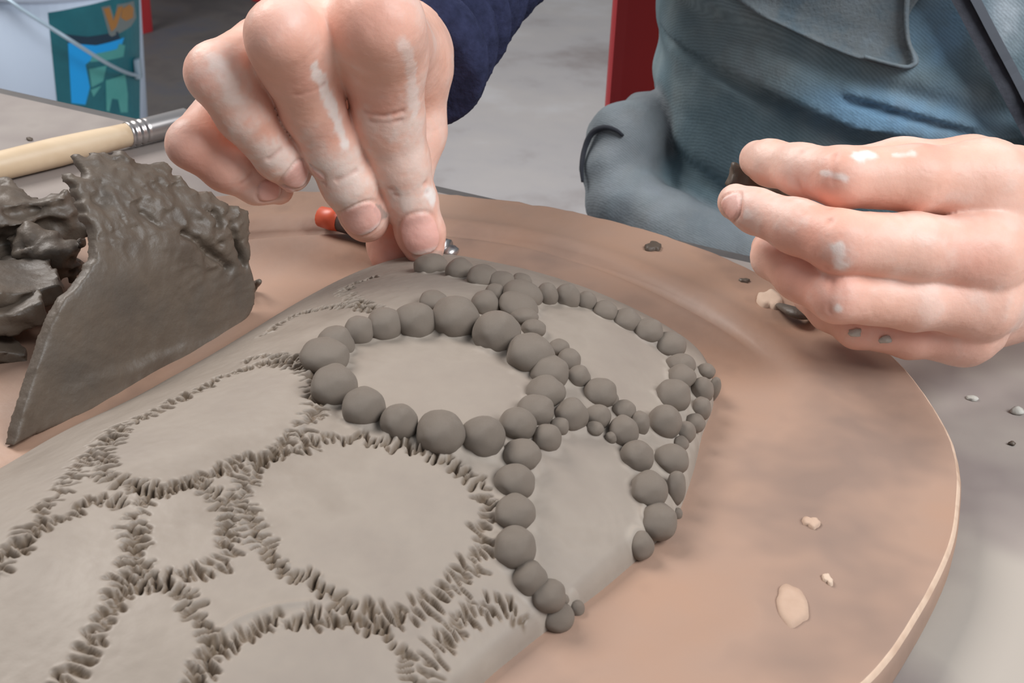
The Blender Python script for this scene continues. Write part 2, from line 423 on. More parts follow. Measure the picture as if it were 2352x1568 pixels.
# ------------------------------------------------------------------ clay relief: domed slab as a height field
bpix = [(1110, 1568), (1180, 1508), (1240, 1460), (1330, 1396), (1460, 1288), (1545, 1200), (1590, 1090), (1612, 1000), (1638, 920), (1612, 835), (1510, 762), (1360, 690), (1200, 640), (1030, 607), (930, 612), (830, 642), (735, 688), (640, 745), (520, 822), (400, 893), (270, 965), (140, 1024), (0, 1110)]
poly = [atz(*q)[:2] - BC for q in bpix]
poly += [np.array(q) * 0.915e-3 for q in ((-98, -72), (-107, -98), (-90, -128), (-50, -148), (-8, -146), (14, -124))]
PL = spline(poly, 10, True) * 1000           # mm, relative to the bat centre
def polydist(x, y, PL):
    sh = x.shape; P = np.stack([x.ravel(), y.ravel()], 1); A = PL; B = np.roll(PL, -1, 0)
    best = np.full(len(P), 1e9); ins = np.zeros(len(P), bool)
    for a, b in zip(A, B):
        e = b - a; w = P - a; t = np.clip((w @ e) / (e @ e + 1e-12), 0, 1)
        d = w - t[:, None] * e; best = np.minimum(best, (d ** 2).sum(1))
        c = (a[1] <= P[:, 1]) != (b[1] <= P[:, 1])
        xi = a[0] + (P[:, 1] - a[1]) * e[0] / (e[1] if abs(e[1]) > 1e-12 else 1e-12)
        ins ^= c & (P[:, 0] < xi)
    d = np.sqrt(best); return np.where(ins, d, -d).reshape(sh)
lo = PL.min(0) - 3; hi = PL.max(0) + 3
CG = 1.5
gx = np.arange(lo[0], hi[0] + CG, CG); gy = np.arange(lo[1], hi[1] + CG, CG)
DG = polydist(*np.meshgrid(gx, gy, indexing='ij'), PL)
DGs = DG.copy()                                 # softened distance: no crease along the crown
for _ in range(60):
    p = np.pad(DGs, 1, mode='edge'); DGs = (p[:-2, 1:-1] + p[2:, 1:-1] + p[1:-1, :-2] + p[1:-1, 2:] + 4 * p[1:-1, 1:-1]) / 8
def bil(G, x, y):
    u = np.clip((x - lo[0]) / CG, 0, len(gx) - 1.001); v = np.clip((y - lo[1]) / CG, 0, len(gy) - 1.001)
    i = u.astype(int); j = v.astype(int); a = u - i; b = v - j
    return G[i, j] * (1 - a) * (1 - b) + G[i + 1, j] * a * (1 - b) + G[i, j + 1] * (1 - a) * b + G[i + 1, j + 1] * a * b
HD, WD = 17.0, 52.0
def dome(x, y):
    d = bil(DG, x, y); ds = np.maximum(bil(DGs, x, y), 0)
    q = np.clip(ds / WD, 0, 1)
    z = HD * (1 - (1 - q) ** 2) * (1 - 0.55 * sstep(10, 75, y))
    e = np.clip(d / 2.2, -0.3, 1)
    edge = np.where(e > 0, 3.6 * np.sqrt(np.maximum(1 - (1 - np.maximum(e, 0)) ** 2, 0)), e * 8)
    return z + edge
def surf(px, py, off=0.0):
    """point of the photograph on the clay surface (+off mm): local xy (mm), z (mm above bat)"""
    d = ray(px, py); zz = np.linspace(45, -0.5, 1400)
    t = (ZB + zz / 1000 - CAMH) / d[2]
    X = (CO[0] + d[0] * t - BC[0]) * 1000; Y = (CO[1] + d[1] * t - BC[1]) * 1000
    hh = np.maximum(dome(X, Y), 0) + off
    k = np.argmax(hh >= zz)
    return X[k], Y[k], zz[k], t[k]

# rolled balls: centre and half sizes as seen
BALLS = [(768, 887, 52, 47), (746, 819, 56, 40), (771, 790, 42, 38), (825, 763, 34, 36), (883, 747, 41, 40), (955, 738, 45, 43), (1046, 733, 53, 50), (1142, 767, 53, 52),
 (1219, 815, 55, 47), (1262, 855, 44, 36), (1253, 900, 44, 32), (1230, 943, 43, 33), (1188, 975, 42, 38), (1111, 1002, 47, 47), (1012, 995, 54, 50), (917, 970, 41, 41), (836, 936, 48, 47),
 (996, 690, 32, 20), (1115, 697, 32, 28), (1138, 673, 24, 20), (1199, 677, 46, 32), (1192, 704, 44, 26), (1257, 680, 24, 32), (1303, 684, 28, 33), (1348, 695, 23, 27), (1390, 715, 28, 22), (1440, 736, 32, 24), (1489, 762, 34, 28), (1538, 792, 36, 28),
 (1564, 838, 32, 25), (1622, 853, 20, 18), (1613, 896, 25, 30), (1640, 893, 14, 32), (1611, 938, 22, 26), (1564, 866, 33, 25), (1546, 908, 40, 34), (1526, 970, 37, 41), (1573, 992, 24, 26), (1597, 972, 22, 22), (1541, 1056, 39, 33), (1564, 1018, 18, 16),
 (1109, 636, 36, 24), (1056, 621, 32, 27), (1152, 646, 30, 20), (1199, 645, 22, 14), (990, 611, 36, 28),
 (1203, 727, 32, 20), (1226, 754, 27, 20), (1284, 799, 24, 20), (1307, 826, 27, 22), (1330, 866, 26, 25), (1379, 902, 38, 30), (1402, 918, 18, 20), (1373, 956, 29, 27), (1366, 984, 20, 15), (1433, 943, 27, 22), (1432, 992, 34, 38), (1470, 972, 22, 28),
 (1313, 953, 37, 37), (1285, 980, 22, 20), (1256, 1006, 32, 32), (1405, 1004, 14, 14), (1199, 1045, 42, 33), (1183, 1106, 44, 36), (1183, 1177, 46, 37), (1183, 1257, 48, 44), (1218, 1328, 38, 38), (1260, 1368, 40, 36), (1281, 1416, 36, 32), (1325, 1397, 17, 21), (1294, 1376, 13, 12),
 (1463, 1048, 37, 36), (1491, 1125, 42, 38), (1512, 1198, 42, 40), (1472, 1253, 29, 32), (1553, 1121, 22, 38), (1556, 1180, 11, 16)]
BW = []
for (px, py, rx, ry) in BALLS:
    t0 = surf(px, py)[3]; rz = ry * t0 / FPX * 1000
    x, y, z, t = surf(px, py, 0.42 * rz)
    BW.append((x, y, z, rx * t / FPX * 1000, ry * t / FPX * 1000))

GH = 0.27
fx = np.arange(lo[0], hi[0], GH); fy = np.arange(lo[1], hi[1], GH)
X, Y = np.meshgrid(fx, fy, indexing='ij')
Dd = bil(DG, X, Y) + 0.35 * fbm(X / 5, Y / 5, X * 0, 2, 3)
Z = dome(X, Y)
inm = sstep(0.5, 4, Dd)
Z += inm * (0.28 * fbm(X / 16, Y / 16, X * 0, 2, 11) + 0.05 * fbm(X / 2.2, Y / 2.2, X * 0, 2, 12))
def window(x, y, r):
    i0 = max(int((x - r - lo[0]) / GH), 0); i1 = min(int((x + r - lo[0]) / GH) + 2, len(fx))
    j0 = max(int((y - r - lo[1]) / GH), 0); j1 = min(int((y + r - lo[1]) / GH) + 2, len(fy))
    return slice(i0, i1), slice(j0, j1)
for (x, y, z, rx, ry) in BW:                      # slip worked up around each ball
    r = rx; sl = window(x, y, r * 2.2)
    d = np.hypot(X[sl] - x, Y[sl] - y)
    d = d + 0.18 * r * vnoise(X[sl] / 1.7, Y[sl] / 1.7, X[sl] * 0, 21)
    Z[sl] += 0.22 * r * np.exp(-(np.maximum(d - 0.75 * r, 0) / (0.28 * r)) ** 2) * sstep(-0.5, 1.5, Dd[sl])
# scored bands: closed or open centre lines on the photograph, width px
BANDS = [
 (True, 46, [(728, 905), (702, 853), (640, 832), (570, 842), (500, 872), (430, 907), (350, 945), (290, 980), (250, 1018), (238, 1062), (270, 1102), (340, 1124), (420, 1112), (500, 1080), (560, 1056), (620, 1044), (670, 1008), (708, 968)]),
 (False, 30, [(600, 772), (640, 745), (700, 716), (770, 702), (840, 706), (890, 724)]),
 (False, 26, [(862, 637), (815, 650), (792, 672), (830, 694), (872, 714)]),
 (False, 26, [(565, 828), (620, 815), (690, 826)]),
 (False, 52, [(-40, 1330), (0, 1295), (50, 1235), (105, 1170), (155, 1110), (200, 1052), (245, 1005), (268, 975)]),
 (False, 52, [(-30, 1290), (30, 1262), (90, 1222), (150, 1185), (205, 1158), (255, 1145), (300, 1152)]),
 (True, 48, [(330, 1150), (380, 1122), (440, 1112), (490, 1132), (523, 1172), (530, 1222), (515, 1270), (480, 1300), (430, 1316), (378, 1326), (330, 1308), (310, 1260), (310, 1200)]),
 (True, 48, [(563, 1160), (553, 1112), (582, 1072), (640, 1042), (720, 1016), (790, 1002), (870, 1012), (950, 1028), (1020, 1056), (1070, 1087), (1103, 1130), (1118, 1182), (1113, 1240), (1090, 1290), (1050, 1338), (1000, 1378), (940, 1404), (870, 1416), (800, 1390), (740, 1356), (680, 1320), (630, 1284), (595, 1240), (572, 1200)]),
 (False, 54, [(305, 1200), (298, 1290), (272, 1345), (248, 1402), (220, 1455), (185, 1512), (140, 1566), (110, 1600)]),
 (False, 50, [(262, 1372), (312, 1345), (370, 1344), (420, 1360), (452, 1400), (470, 1450), (478, 1500), (462, 1545), (440, 1590)]),
 (False, 46, [(450, 1575), (480, 1515), (520, 1474), (575, 1446), (640, 1428), (720, 1420), (790, 1414), (860, 1442), (908, 1482), (940, 1532), (955, 1590)]),
 (False, 50, [(985, 1590), (998, 1515), (1030, 1452), (1080, 1412), (1140, 1394), (1188, 1410), (1206, 1432)]),
]
rs = np.random.RandomState(5); SCO = np.zeros_like(Z)
for closed, wpx, pts in BANDS:
    sp = spline(pts, 12, closed); seg = np.diff(np.vstack([sp, sp[:1]]) if closed else sp, axis=0)
    wl = []
    for q in sp:
        s_ = surf(q[0], q[1]); wl.append((s_[0], s_[1], s_[3]))
    wl = np.array(wl); ww = wpx * wl[:, 2].mean() / FPX * 1000 * 1.25
    if closed: wl = np.vstack([wl, wl[:1]])
    L = np.concatenate([[0], np.cumsum(np.hypot(*np.diff(wl[:, :2], axis=0).T))])
    # trough of the whole band, slightly sunk and rough
    s = 0.0
    while s < L[-1]:
        x = np.interp(s, L, wl[:, 0]); y = np.interp(s, L, wl[:, 1])
        x2 = np.interp(min(s + 0.8, L[-1]), L, wl[:, 0]); y2 = np.interp(min(s + 0.8, L[-1]), L, wl[:, 1])
        x1 = np.interp(max(s - 0.8, 0), L, wl[:, 0]); y1 = np.interp(max(s - 0.8, 0), L, wl[:, 1])
        ta = math.atan2(y2 - y1, x2 - x1)
        for rep in range(2 if rs.rand() < 0.6 else 1):
            an = ta + math.pi / 2 + rs.normal(0, 0.33); ln = ww * (0.4 + rs.rand() * 0.5) * 0.44; off = float(np.clip(rs.normal(0, 0.22), -0.34, 0.34)) * ww
            cxx = x - math.sin(ta) * off + rs.normal(0, 0.25); cyy = y + math.cos(ta) * off + rs.normal(0, 0.25)
            wd = 0.27 + 0.15 * rs.rand(); dp = 0.8 + 0.7 * rs.rand()
            sl = window(cxx, cyy, ln + 1.6)
            dx = X[sl] - cxx; dy = Y[sl] - cyy
            u = dx * math.cos(an) + dy * math.sin(an); v = -dx * math.sin(an) + dy * math.cos(an)
            v = v + 0.10 * u * u / (ln + 0.1) * rs.normal(0, 0.5)
            fall = 1 - sstep(ln - 0.7, ln + 0.5, np.abs(u))
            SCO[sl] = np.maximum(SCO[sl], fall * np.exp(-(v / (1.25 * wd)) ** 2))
            Z[sl] += fall * inm[sl] * (-dp * np.exp(-(v / wd) ** 2) + 0.22 * dp * np.exp(-((v - 1.9 * wd) / (0.8 * wd)) ** 2))
        s += 0.66 + 0.5 * rs.rand()
# brushed rings of slip on the smooth side panel and cells
cxp, cyp, _, _ = surf(1330, 1190)
rr2 = np.hypot(X - cxp, Y - cyp)
Z += 0.02 * np.sin(rr2 * 2.6 + 1.3 * fbm(X / 6, Y / 6, X * 0, 2, 31)) * (1 - sstep(8, 15, rr2))
a0, b0, _, _ = surf(800, 1240)
Z += 0.014 * vnoise((X * 0.8 + Y * 0.6) / 9, (-X * 0.6 + Y * 0.8) / 0.9, X * 0, 41) * inm
# raised bead of slip along one scored arch
SR = np.zeros_like(Z)
for px, py in spline([(488, 1462), (525, 1436), (561, 1414), (638, 1392), (712, 1384)], 24):
    x, y, _, _ = surf(px, py); sl = window(x, y, 2.0)
    SR[sl] = np.maximum(SR[sl], np.exp(-((X[sl] - x) ** 2 + (Y[sl] - y) ** 2) / 0.25))
Z += 0.55 * SR
SLIP = np.zeros_like(Z)
for (x, y, z, rx, ry) in BW:
    sl = window(x, y, rx * 2.2); d = np.hypot(X[sl] - x, Y[sl] - y) / rx + 0.25 * vnoise(X[sl] / 1.5, Y[sl] / 1.5, X[sl] * 0, 77)
    SLIP[sl] = np.maximum(SLIP[sl], 1 - sstep(1.0, 1.5, d))

keep = Dd > -0.9
Vg = np.stack([X / 1000 + BC[0], Y / 1000 + BC[1], ZB + Z / 1000], -1)
vid = np.full(keep.shape, -1, np.int64)
quad = keep[:-1, :-1] & keep[1:, :-1] & keep[1:, 1:] & keep[:-1, 1:]
used = np.zeros_like(keep)
for a in (0, 1):
    for b in (0, 1): used[a:used.shape[0] - 1 + a, b:used.shape[1] - 1 + b] |= quad
vid[used] = np.arange(used.sum())
I = np.argwhere(quad)
Fq = np.stack([vid[I[:, 0], I[:, 1]], vid[I[:, 0] + 1, I[:, 1]], vid[I[:, 0] + 1, I[:, 1] + 1], vid[I[:, 0], I[:, 1] + 1]], 1)
rel = thing('clay_relief', 'large grey clay relief slab with scored oval cells and rows of rolled balls', 'clay relief', (BC[0], BC[1], ZB))
slab = obj('slab', Vg[used], Fq, M_clay, rel)
# scored strokes are coloured darker and browner along their grooves
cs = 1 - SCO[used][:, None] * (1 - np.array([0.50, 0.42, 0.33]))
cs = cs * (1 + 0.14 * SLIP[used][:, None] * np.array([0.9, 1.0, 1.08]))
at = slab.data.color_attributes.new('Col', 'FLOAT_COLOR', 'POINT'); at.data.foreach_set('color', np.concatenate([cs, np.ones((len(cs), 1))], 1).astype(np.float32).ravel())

# six lumpy ball shapes, shared between the balls
ball_me = []
for s in range(8):
    bm = bmesh.new(); bmesh.ops.create_icosphere(bm, subdivisions=4, radius=1)
    P = np.array([v.co[:] for v in bm.verts])
    k = 1 + 0.085 * fbm(P[:, 0] * 1.1 + s * 7, P[:, 1] * 1.1, P[:, 2] * 1.1, 2, s) + 0.012 * vnoise(P[:, 0] * 5, P[:, 1] * 5, P[:, 2] * 5, s + 50)
    P = P * k[:, None]
    for v, p_ in zip(bm.verts, P): v.co = p_
    me = bpy.data.meshes.new('clay_ball'); bm.to_mesh(me); bm.free()
    me.polygons.foreach_set('use_smooth', np.full(len(me.polygons), True)); me.materials.append(M_ball); ball_me.append(me)
for i, (x, y, z, rx, ry) in enumerate(BW):
    o = bpy.data.objects.new('clay_ball', ball_me[i % 8]); COL.objects.link(o); o.parent = rel
    o.location = (x / 1000, y / 1000, z / 1000)
    o.scale = (rx / 1000 * 1.08, rx / 1000 * 1.08, ry / 1000 * 1.07)
    o.rotation_euler = (rs.normal(0, 0.12), rs.normal(0, 0.12), 0)
# ------------------------------------------------------------------ torn clay scraps on the left
def cframe(px, py, t):                     # a frame whose third axis looks back at the camera
    return att(px, py, t)
P0 = atz(18, 1022, ZB + 0.0008); P1 = atz(572, 712, ZB + 0.0008)
e1 = (P1 - P0); L1 = np.linalg.norm(e1); e1 /= L1
side = np.array([-e1[1], e1[0], 0.0]);  side = side if side[0] < 0 else -side    # away from the relief
TH = math.radians(74)
e2 = side * math.cos(TH) + np.array([0, 0, 1]) * math.sin(TH); e3 = np.cross(e1, e2)
E3 = np.stack([e1, e2, e3])
def onpl(px, py):
    d = ray(px, py); t = ((P0 - CO) @ e3) / (d @ e3); q = CO + d * t - P0
    return np.array([q @ e1, q @ e2]) * 1000
shp = [(18, 1022), (150, 966), (300, 908), (385, 872), (440, 838), (500, 792), (545, 752), (574, 708), (572, 660), (556, 600), (552, 520), (546, 484), (505, 472), (480, 452), (440, 432), (418, 398), (388, 372), (352, 362), (330, 372), (318, 352), (295, 335), (272, 342), (262, 356), (238, 352), (226, 388), (205, 402), (196, 436), (206, 460), (200, 500), (205, 545), (190, 600), (158, 638), (140, 668), (108, 700), (78, 790), (52, 880), (34, 950)]
SP = np.array([onpl(*q) for q in shp])
fl = Field((SP[:, 0].min() - 6, SP[:, 1].min() - 5, -20), (SP[:, 0].max() + 6, SP[:, 1].max() + 6, 16), 0.7, P0, E3)
GX, GY = np.meshgrid(fl.ax[0], fl.ax[1], indexing='ij')
vh = SP[:, 1].max()
tear = sstep(0.42, 0.8, GY / vh)
d2 = polydist(GX, GY, SP) + (0.25 + 1.3 * tear) * fbm(GX / 3, GY / 3, GX * 0, 3, 4)
rx_, ry_ = onpl(480, 530)
rip = np.exp(-(((GX - rx_) / 13) ** 2 + ((GY - ry_) / 11) ** 2))
um = SP[:, 0].max()
g_ = np.clip(GY / vh, 0, 1); mid = 3.2 * np.sin(g_ * 2.6) * (0.35 + 0.65 * np.sin(np.clip(GX / um, 0, 1) * 2.6 + 0.3)) - 13.0 * np.maximum(g_ - 0.45, 0) ** 1.6 * 2.2 + 0.5 * fbm(GX / 14, GY / 14, GX * 0, 2, 6)
ledge = onpl(330, 815)
mid = mid - 1.0 * sstep(-2.5, 0, (GY - ledge[1]) + 0.16 * (GX - ledge[0]) + 1.2 * vnoise(GX / 6, GY / 6, GX * 0, 3)) * np.exp(-((GX - ledge[0]) / 20) ** 2) * np.exp(-((GY - ledge[1]) / 12) ** 2)
top = 1.7 + tear * (1.6 * (0.35 - np.abs(fbm(GX / 5.5, GY / 4.0, GX * 0, 3, 8))) + 0.9 * (0.3 - np.abs(vnoise(GX / 1.6, GY / 2.2, GX * 0, 28)))) + rip * (2.2 * (0.4 - np.abs(fbm(GX / 6, GY / 3, GX * 0, 3, 15))) + 1.0) + 0.12 * fbm(GX / 5, GY / 5, GX * 0, 3, 2)
for (p, q, dp, wd) in (((400, 535), (505, 615), 2.3, 1.0), ((508, 530), (535, 590), 2.0, 0.8), ((470, 490), (478, 520), 2.0, 0.9), ((520, 560), (545, 610), 2.2, 0.8), ((320, 490), (350, 520), 1.6, 0.8)):
    a = onpl(*p); b = onpl(*q); e = b - a; tt = np.clip(((GX - a[0]) * e[0] + (GY - a[1]) * e[1]) / (e @ e), 0, 1)
    dd = np.hypot(GX - a[0] - tt * e[0], GY - a[1] - tt * e[1]); top = top - dp * np.exp(-(dd / wd) ** 2)
ZZ = fl.ax[2][None, None, :] - mid[:, :, None]
D = np.maximum(np.maximum(ZZ - top[:, :, None], -ZZ - 1.8), -d2[:, :, None])
V, Q = fl.mesh(D.astype(np.float32))
tag(obj('clay_sheet_scrap', V, Q, M_scrap, base=(P0[0], P0[1], ZB)), 'torn dark clay sheet scrap leaning upright with ragged top edge, on the round board', 'clay scrap')

def lump(name, label, px, py, t, size, seed, amp=0.28, fr=0.13, rotz=0.0, ridge=0.0, h=0.9):
    c = att(px, py, t); s = np.array(size, float); cr, sr = math.cos(rotz), math.sin(rotz)
    E = np.array([[cr, sr, 0], [-sr, cr, 0], [0, 0, 1.0]])
    f = Field(-s * 1.5, s * 1.5, h, c, E); A, B, C = f.grid()
    r = np.sqrt((A / s[0]) ** 2 + (B / s[1]) ** 2 + (C / s[2]) ** 2)
    D = (r - 1) * s.min() - s.min() * amp * fbm(A * fr, B * fr, C * fr, 4, seed)
    if ridge: D = D + s.min() * ridge * np.abs(vnoise(A * fr * 0.8 + 9, B * fr * 0.8, C * fr * 2.4, seed + 3))
    zb = (ZB - c[2]) * 1000 + 0.3
    D = np.maximum(D, zb - C)
    V, Q = f.mesh(D.astype(np.float32))
    return tag(obj(name, V, Q, M_scrap, base=(c[0], c[1], ZB)), label, 'clay scrap')
lump('clay_lump', 'big torn lump of dark clay behind the leaning sheet scrap', -6, 530, 350, (22, 16, 13), 3, 0.42, 0.10, 0.3, 0.5)
lump('clay_lump', 'small torn clay lump with a pointed tip touching the leaning sheet scrap', 112, 585, 340, (10, 8, 7), 8, 0.45, 0.16, -0.3, 0.3)

def plate(name, label, pa, pb, depth, thick, ztop, seed, drop=0.0):
    """flat torn clay slice: its front edge runs from pa to pb of the picture at height ztop"""
    a = atz(pa[0], pa[1], ztop); b = atz(pb[0], pb[1], ztop); x = (b - a); L = np.linalg.norm(x) * 1000; x /= np.linalg.norm(x)
    y = np.array([-x[1], x[0], 0]); y = y if y[1] > 0 else -y
    f = Field((-6, -6, -thick - 6), (L + 6, depth + 6, 6), 0.8, a, np.stack([x, y, np.cross(x, y)])); A, B, C = f.grid()
    n = 1.5 * fbm(A / 6, B / 6, C / 6, 3, seed)
    bend = 1.4 * np.sin(A / L * 5 + seed) + drop * B / depth
    D = np.maximum(np.maximum(-A, A - L), np.maximum(-B, B - depth)) + n
    D = np.maximum(D, np.abs(C + thick / 2 - bend) - thick / 2 + 0.25 * fbm(A / 3, B / 3, C / 3, 2, seed + 5))
    V, Q = f.mesh(D.astype(np.float32))
    return tag(obj(name, V, Q, M_scrap, base=(a[0], a[1], ZB)), label, 'clay scrap')
plate('clay_slice', 'upper of two flat torn clay slices stacked left of the leaning sheet', (-90, 690), (150, 645), 22, 5.0, ZB + 0.015, 1)
plate('clay_slice', 'lower of two flat torn clay slices stacked left of the leaning sheet', (-90, 735), (104, 694), 30, 6.0, ZB + 0.0125, 2)
plate('clay_slice', 'thin clay slice lying on the board beneath the stacked slices', (-110, 835), (60, 800), 26, 3.2, ZB + 0.0035, 6)

def crumb(name, px, py, r, z0, seed, m, parent=None, label=None, group=None, squash=0.7):
    c = atz(px, py, z0); t = proj(c)[2]; R = r * t / FPX
    bm = bmesh.new(); bmesh.ops.create_icosphere(bm, subdivisions=2, radius=1)
    P = np.array([v.co[:] for v in bm.verts]); k = 1 + 0.45 * fbm(P[:, 0] * 1.3 + seed, P[:, 1] * 1.3, P[:, 2] * 1.3, 2, seed)
    P = P * k[:, None] * R * np.array([1.25, 0.9, squash]); F = [tuple(v.index for v in f.verts) for f in bm.faces]; bm.free()
    P = P + np.array([c[0], c[1], z0 + R * squash * 0.8])
    o = obj(name, P, F, m, parent, smooth=True, base=None if parent else (c[0], c[1], z0))
    if label: tag(o, label, 'crumb', group)
    return o
M_crumb = mat('pale_dry_clay', [rgb(168, 164, 156), rgb(196, 192, 184)], 200, 0.85, 0.0002, 600)
crumb('clay_crumb', 2336, 950, 12, 0.0, 1, M_crumb, label='largest pale clay crumb on the table at the right edge')
crumb('clay_crumb', 2234, 917, 11, 0.0, 2, M_crumb, label='small flat pale clay crumb on the table right of the board', squash=0.4)
crumb('clay_crumb', 2325, 1021, 7, 0.0, 3, M_scrap, label='tiny dark clay crumb on the table below the pale crumbs')
crumb('clay_crumb', 68, 322, 6, 0.0, 4, M_scrap, label='tiny dark crumb on the table above the brush handle')
# curled shred of clay (the V shape) and the flake by the left hand
pv = [atz(556, 640, ZB + 0.006), atz(568, 662, ZB + 0.002), atz(573, 668, ZB + 0.0012), atz(585, 655, ZB + 0.002), atz(596, 646, ZB + 0.005)]
sv = spline(pv, 5); V, F = tube(sv, [0.0007 + 0.0006 * math.sin(math.pi * i / (len(sv) - 1)) for i in range(len(sv))], 8)
tag(obj('clay_shred', V, F, M_scrap, base=(pv[2][0], pv[2][1], ZB)), 'thin V-shaped curl of dark clay on the board beside the leaning sheet', 'clay scrap')
fk = thing('clay_flake', 'pale dried clay flake with a dark curled tail on the board under the left hand', 'clay scrap', tuple(atz(1770, 690, ZB)))
blot(1768, 690, 27, 24, fk, M_slip, 'flake', 12, h=0.0012, wob=0.28)
pv = [atz(1790, 700, ZB + 0.001), atz(1815, 712, ZB + 0.003), atz(1840, 722, ZB + 0.003), atz(1866, 726, ZB + 0.0008)]
sv = spline(pv, 5); V, F = tube(sv, [0.0012 + 0.0012 * math.sin(math.pi * i / (len(sv) - 1)) for i in range(len(sv))], 8, flat=0.5)
obj('tail', V, F, M_scrap, fk)

# ------------------------------------------------------------------ paint brush on the table
A = atz(-160, 420, 0.0054); B = atz(520, 254, 0.0054); ax = B - A; LB = np.linalg.norm(ax); ax /= LB
def pxs(x):                                   # distance along the brush of picture column x
    d = [(abs(proj(A + ax * q)[0] - x), q) for q in np.linspace(0, LB, 600)]; return min(d)[1]
br = thing('paint_brush', 'flat paint brush with pale wooden handle and metal ferrule, lying on the table', 'brush', (A[0] + ax[0] * LB / 2, A[1] + ax[1] * LB / 2, 0))
s1, s2 = pxs(298), pxs(432)
pr = [(0, 0.0022), (0.1, 0.0040), (0.35, 0.0050), (0.6, 0.0052), (0.8, 0.0048), (0.93, 0.0044), (1.0, 0.0043)]
q = np.linspace(0, 1, 24); V, F = tube([A + ax * s1 * k for k in q], list(np.interp(q, [p[0] for p in pr], [p[1] for p in pr])), 18); obj('handle', V, F, M_wood, br)
q = np.linspace(0, 1, 60); rf = 0.0045 + 0.0003 * q + np.where(q < 0.3, 0.00022 * np.sin(q * 2 * math.pi / 0.1), 0)
V, F = tube([A + ax * (s1 - 0.001 + (s2 - s1) * k) for k in q], list(rf), 18); obj('ferrule', V, F, M_ferr, br)
q = np.linspace(0, 1, 10); V, F = tube([A + ax * (s2 + (LB - s2) * k) for k in q], [0.0040 + 0.0012 * k - 0.003 * k ** 6 for k in q], 16, flat=0.8); obj('bristles', V, F, M_brist, br)

# ------------------------------------------------------------------ modelling tool held under the fingers
A = atz(734, 496, ZB + 0.0042); B = atz(1046, 580, ZB + 0.0040)
tl = thing('modelling_tool', 'slim dark modelling tool with orange end, held under the fingertips', 'tool', (A[0], A[1], ZB))
u = (B - A)
V, F = tube([A, A + u * 0.01, A + u * 0.10, A + u * 0.16], [0.0015, 0.0031, 0.0034, 0.0031], 14); obj('end_cap', V, F, M_orange, tl)
V, F = tube([A + u * k for k in (0.155, 0.3, 0.6, 0.85, 0.94)], [0.003, 0.0033, 0.0032, 0.003, 0.0028], 14); obj('shaft', V, F, M_tool, tl)
V, F = tube([A + u * k for k in (0.935, 0.97, 1.0, 1.01)], [0.0027, 0.003, 0.0022, 0.0006], 14, flat=0.55); obj('blade', V, F, M_ferr, tl)
V, F = tube([A + u * k for k in (0.90, 0.945)], [0.0033, 0.0033], 14); obj('collar', V, F, M_ferr, tl)

# ------------------------------------------------------------------ bucket on the floor
def floor_at(px, py): return atz(px, py, FZ)
BKD = 2.2
bkx = (118 - 1176) / FPX * BKD * 1.03
bk = thing('paint_bucket', 'white paint bucket with teal label and wire handle, on the floor at left', 'bucket', (bkx, BKD, FZ + 0.006))
bc = np.array([bkx, BKD, FZ + 0.006]); HB = 0.405
def lathe(prof, n=64, c=bc):
    V = []; F = []
    for r, z in prof:
        for k in range(n):
            a = 2 * math.pi * k / n; V.append((c[0] + r * math.cos(a), c[1] + r * math.sin(a), c[2] + z))
    for i in range(len(prof) - 1):
        for k in range(n): F.append((i * n + k, i * n + (k + 1) % n, (i + 1) * n + (k + 1) % n, (i + 1) * n + k))
    return V, F
def rb(z): return 0.132 + 0.014 * z / HB
V, F = lathe([(0.0, 0.002), (0.125, 0.001), (rb(0), 0.008), (rb(HB), HB), (rb(HB) - 0.003, HB), (rb(0) - 0.004, 0.012), (0, 0.012)]); obj('pail', V, F, M_white, bk)
V, F = lathe([(rb(HB), HB - 0.05), (rb(HB) + 0.006, HB - 0.048), (rb(HB) + 0.006, HB - 0.038), (rb(HB), HB - 0.036), (rb(HB), HB - 0.012), (rb(HB) + 0.007, HB - 0.01), (rb(HB) + 0.007, HB), (rb(HB) - 0.004, HB + 0.002), (rb(HB) - 0.005, HB - 0.01)]); obj('rim', V, F, M_white, bk)
def px_on_pail(px, py, dr=0.0):                # picture point -> (angle, height) on the pail
    d = ray(px, py); best = None
    for it in range(2):
        r = 0.140 if best is None else rb(best[1])
        a = d[0] ** 2 + d[1] ** 2; b = -2 * (d[0] * bc[0] + d[1] * bc[1]); c = bc[0] ** 2 + bc[1] ** 2 - r * r
        dis = b * b - 4 * a * c; t = (-b - math.sqrt(max(dis, 0))) / (2 * a); p = CO + d * t
        best = (math.atan2(p[1] - bc[1], p[0] - bc[0]), p[2] - FZ)
    return best
def patch(name, pix, m, lift, parent=bk, sub=6):
    P = [px_on_pail(*q) for q in pix]; bm = bmesh.new()
    vs = [bm.verts.new((a, z, 0)) for a, z in P]; bm.faces.new(vs)
    amin, amax = min(p[0] for p in P), max(p[0] for p in P); k = math.radians(5); a = math.ceil(amin / k) * k
    while a < amax:
        bmesh.ops.bisect_plane(bm, geom=bm.verts[:] + bm.edges[:] + bm.faces[:], plane_co=(a, 0, 0), plane_no=(1, 0, 0)); a += k
    bmesh.ops.triangulate(bm, faces=bm.faces[:])
    r = bmesh.ops.extrude_face_region(bm, geom=bm.faces[:]); up = [v for v in r['geom'] if isinstance(v, bmesh.types.BMVert)]
    for v in up: v.co.z = lift
    bm.verts.index_update(); V = []
    for v in bm.verts:
        rr_ = rb(v.co.y) + v.co.z; V.append((bc[0] + rr_ * math.cos(v.co.x), bc[1] + rr_ * math.sin(v.co.x), FZ + v.co.y))
    F = [[v.index for v in f.verts] for f in bm.faces]; bm.free()
    return obj(name, V, F, m, parent, smooth=False)
M_teal = mat('teal_label', [rgb(16, 98, 112), rgb(28, 120, 132)], 14, 0.4)
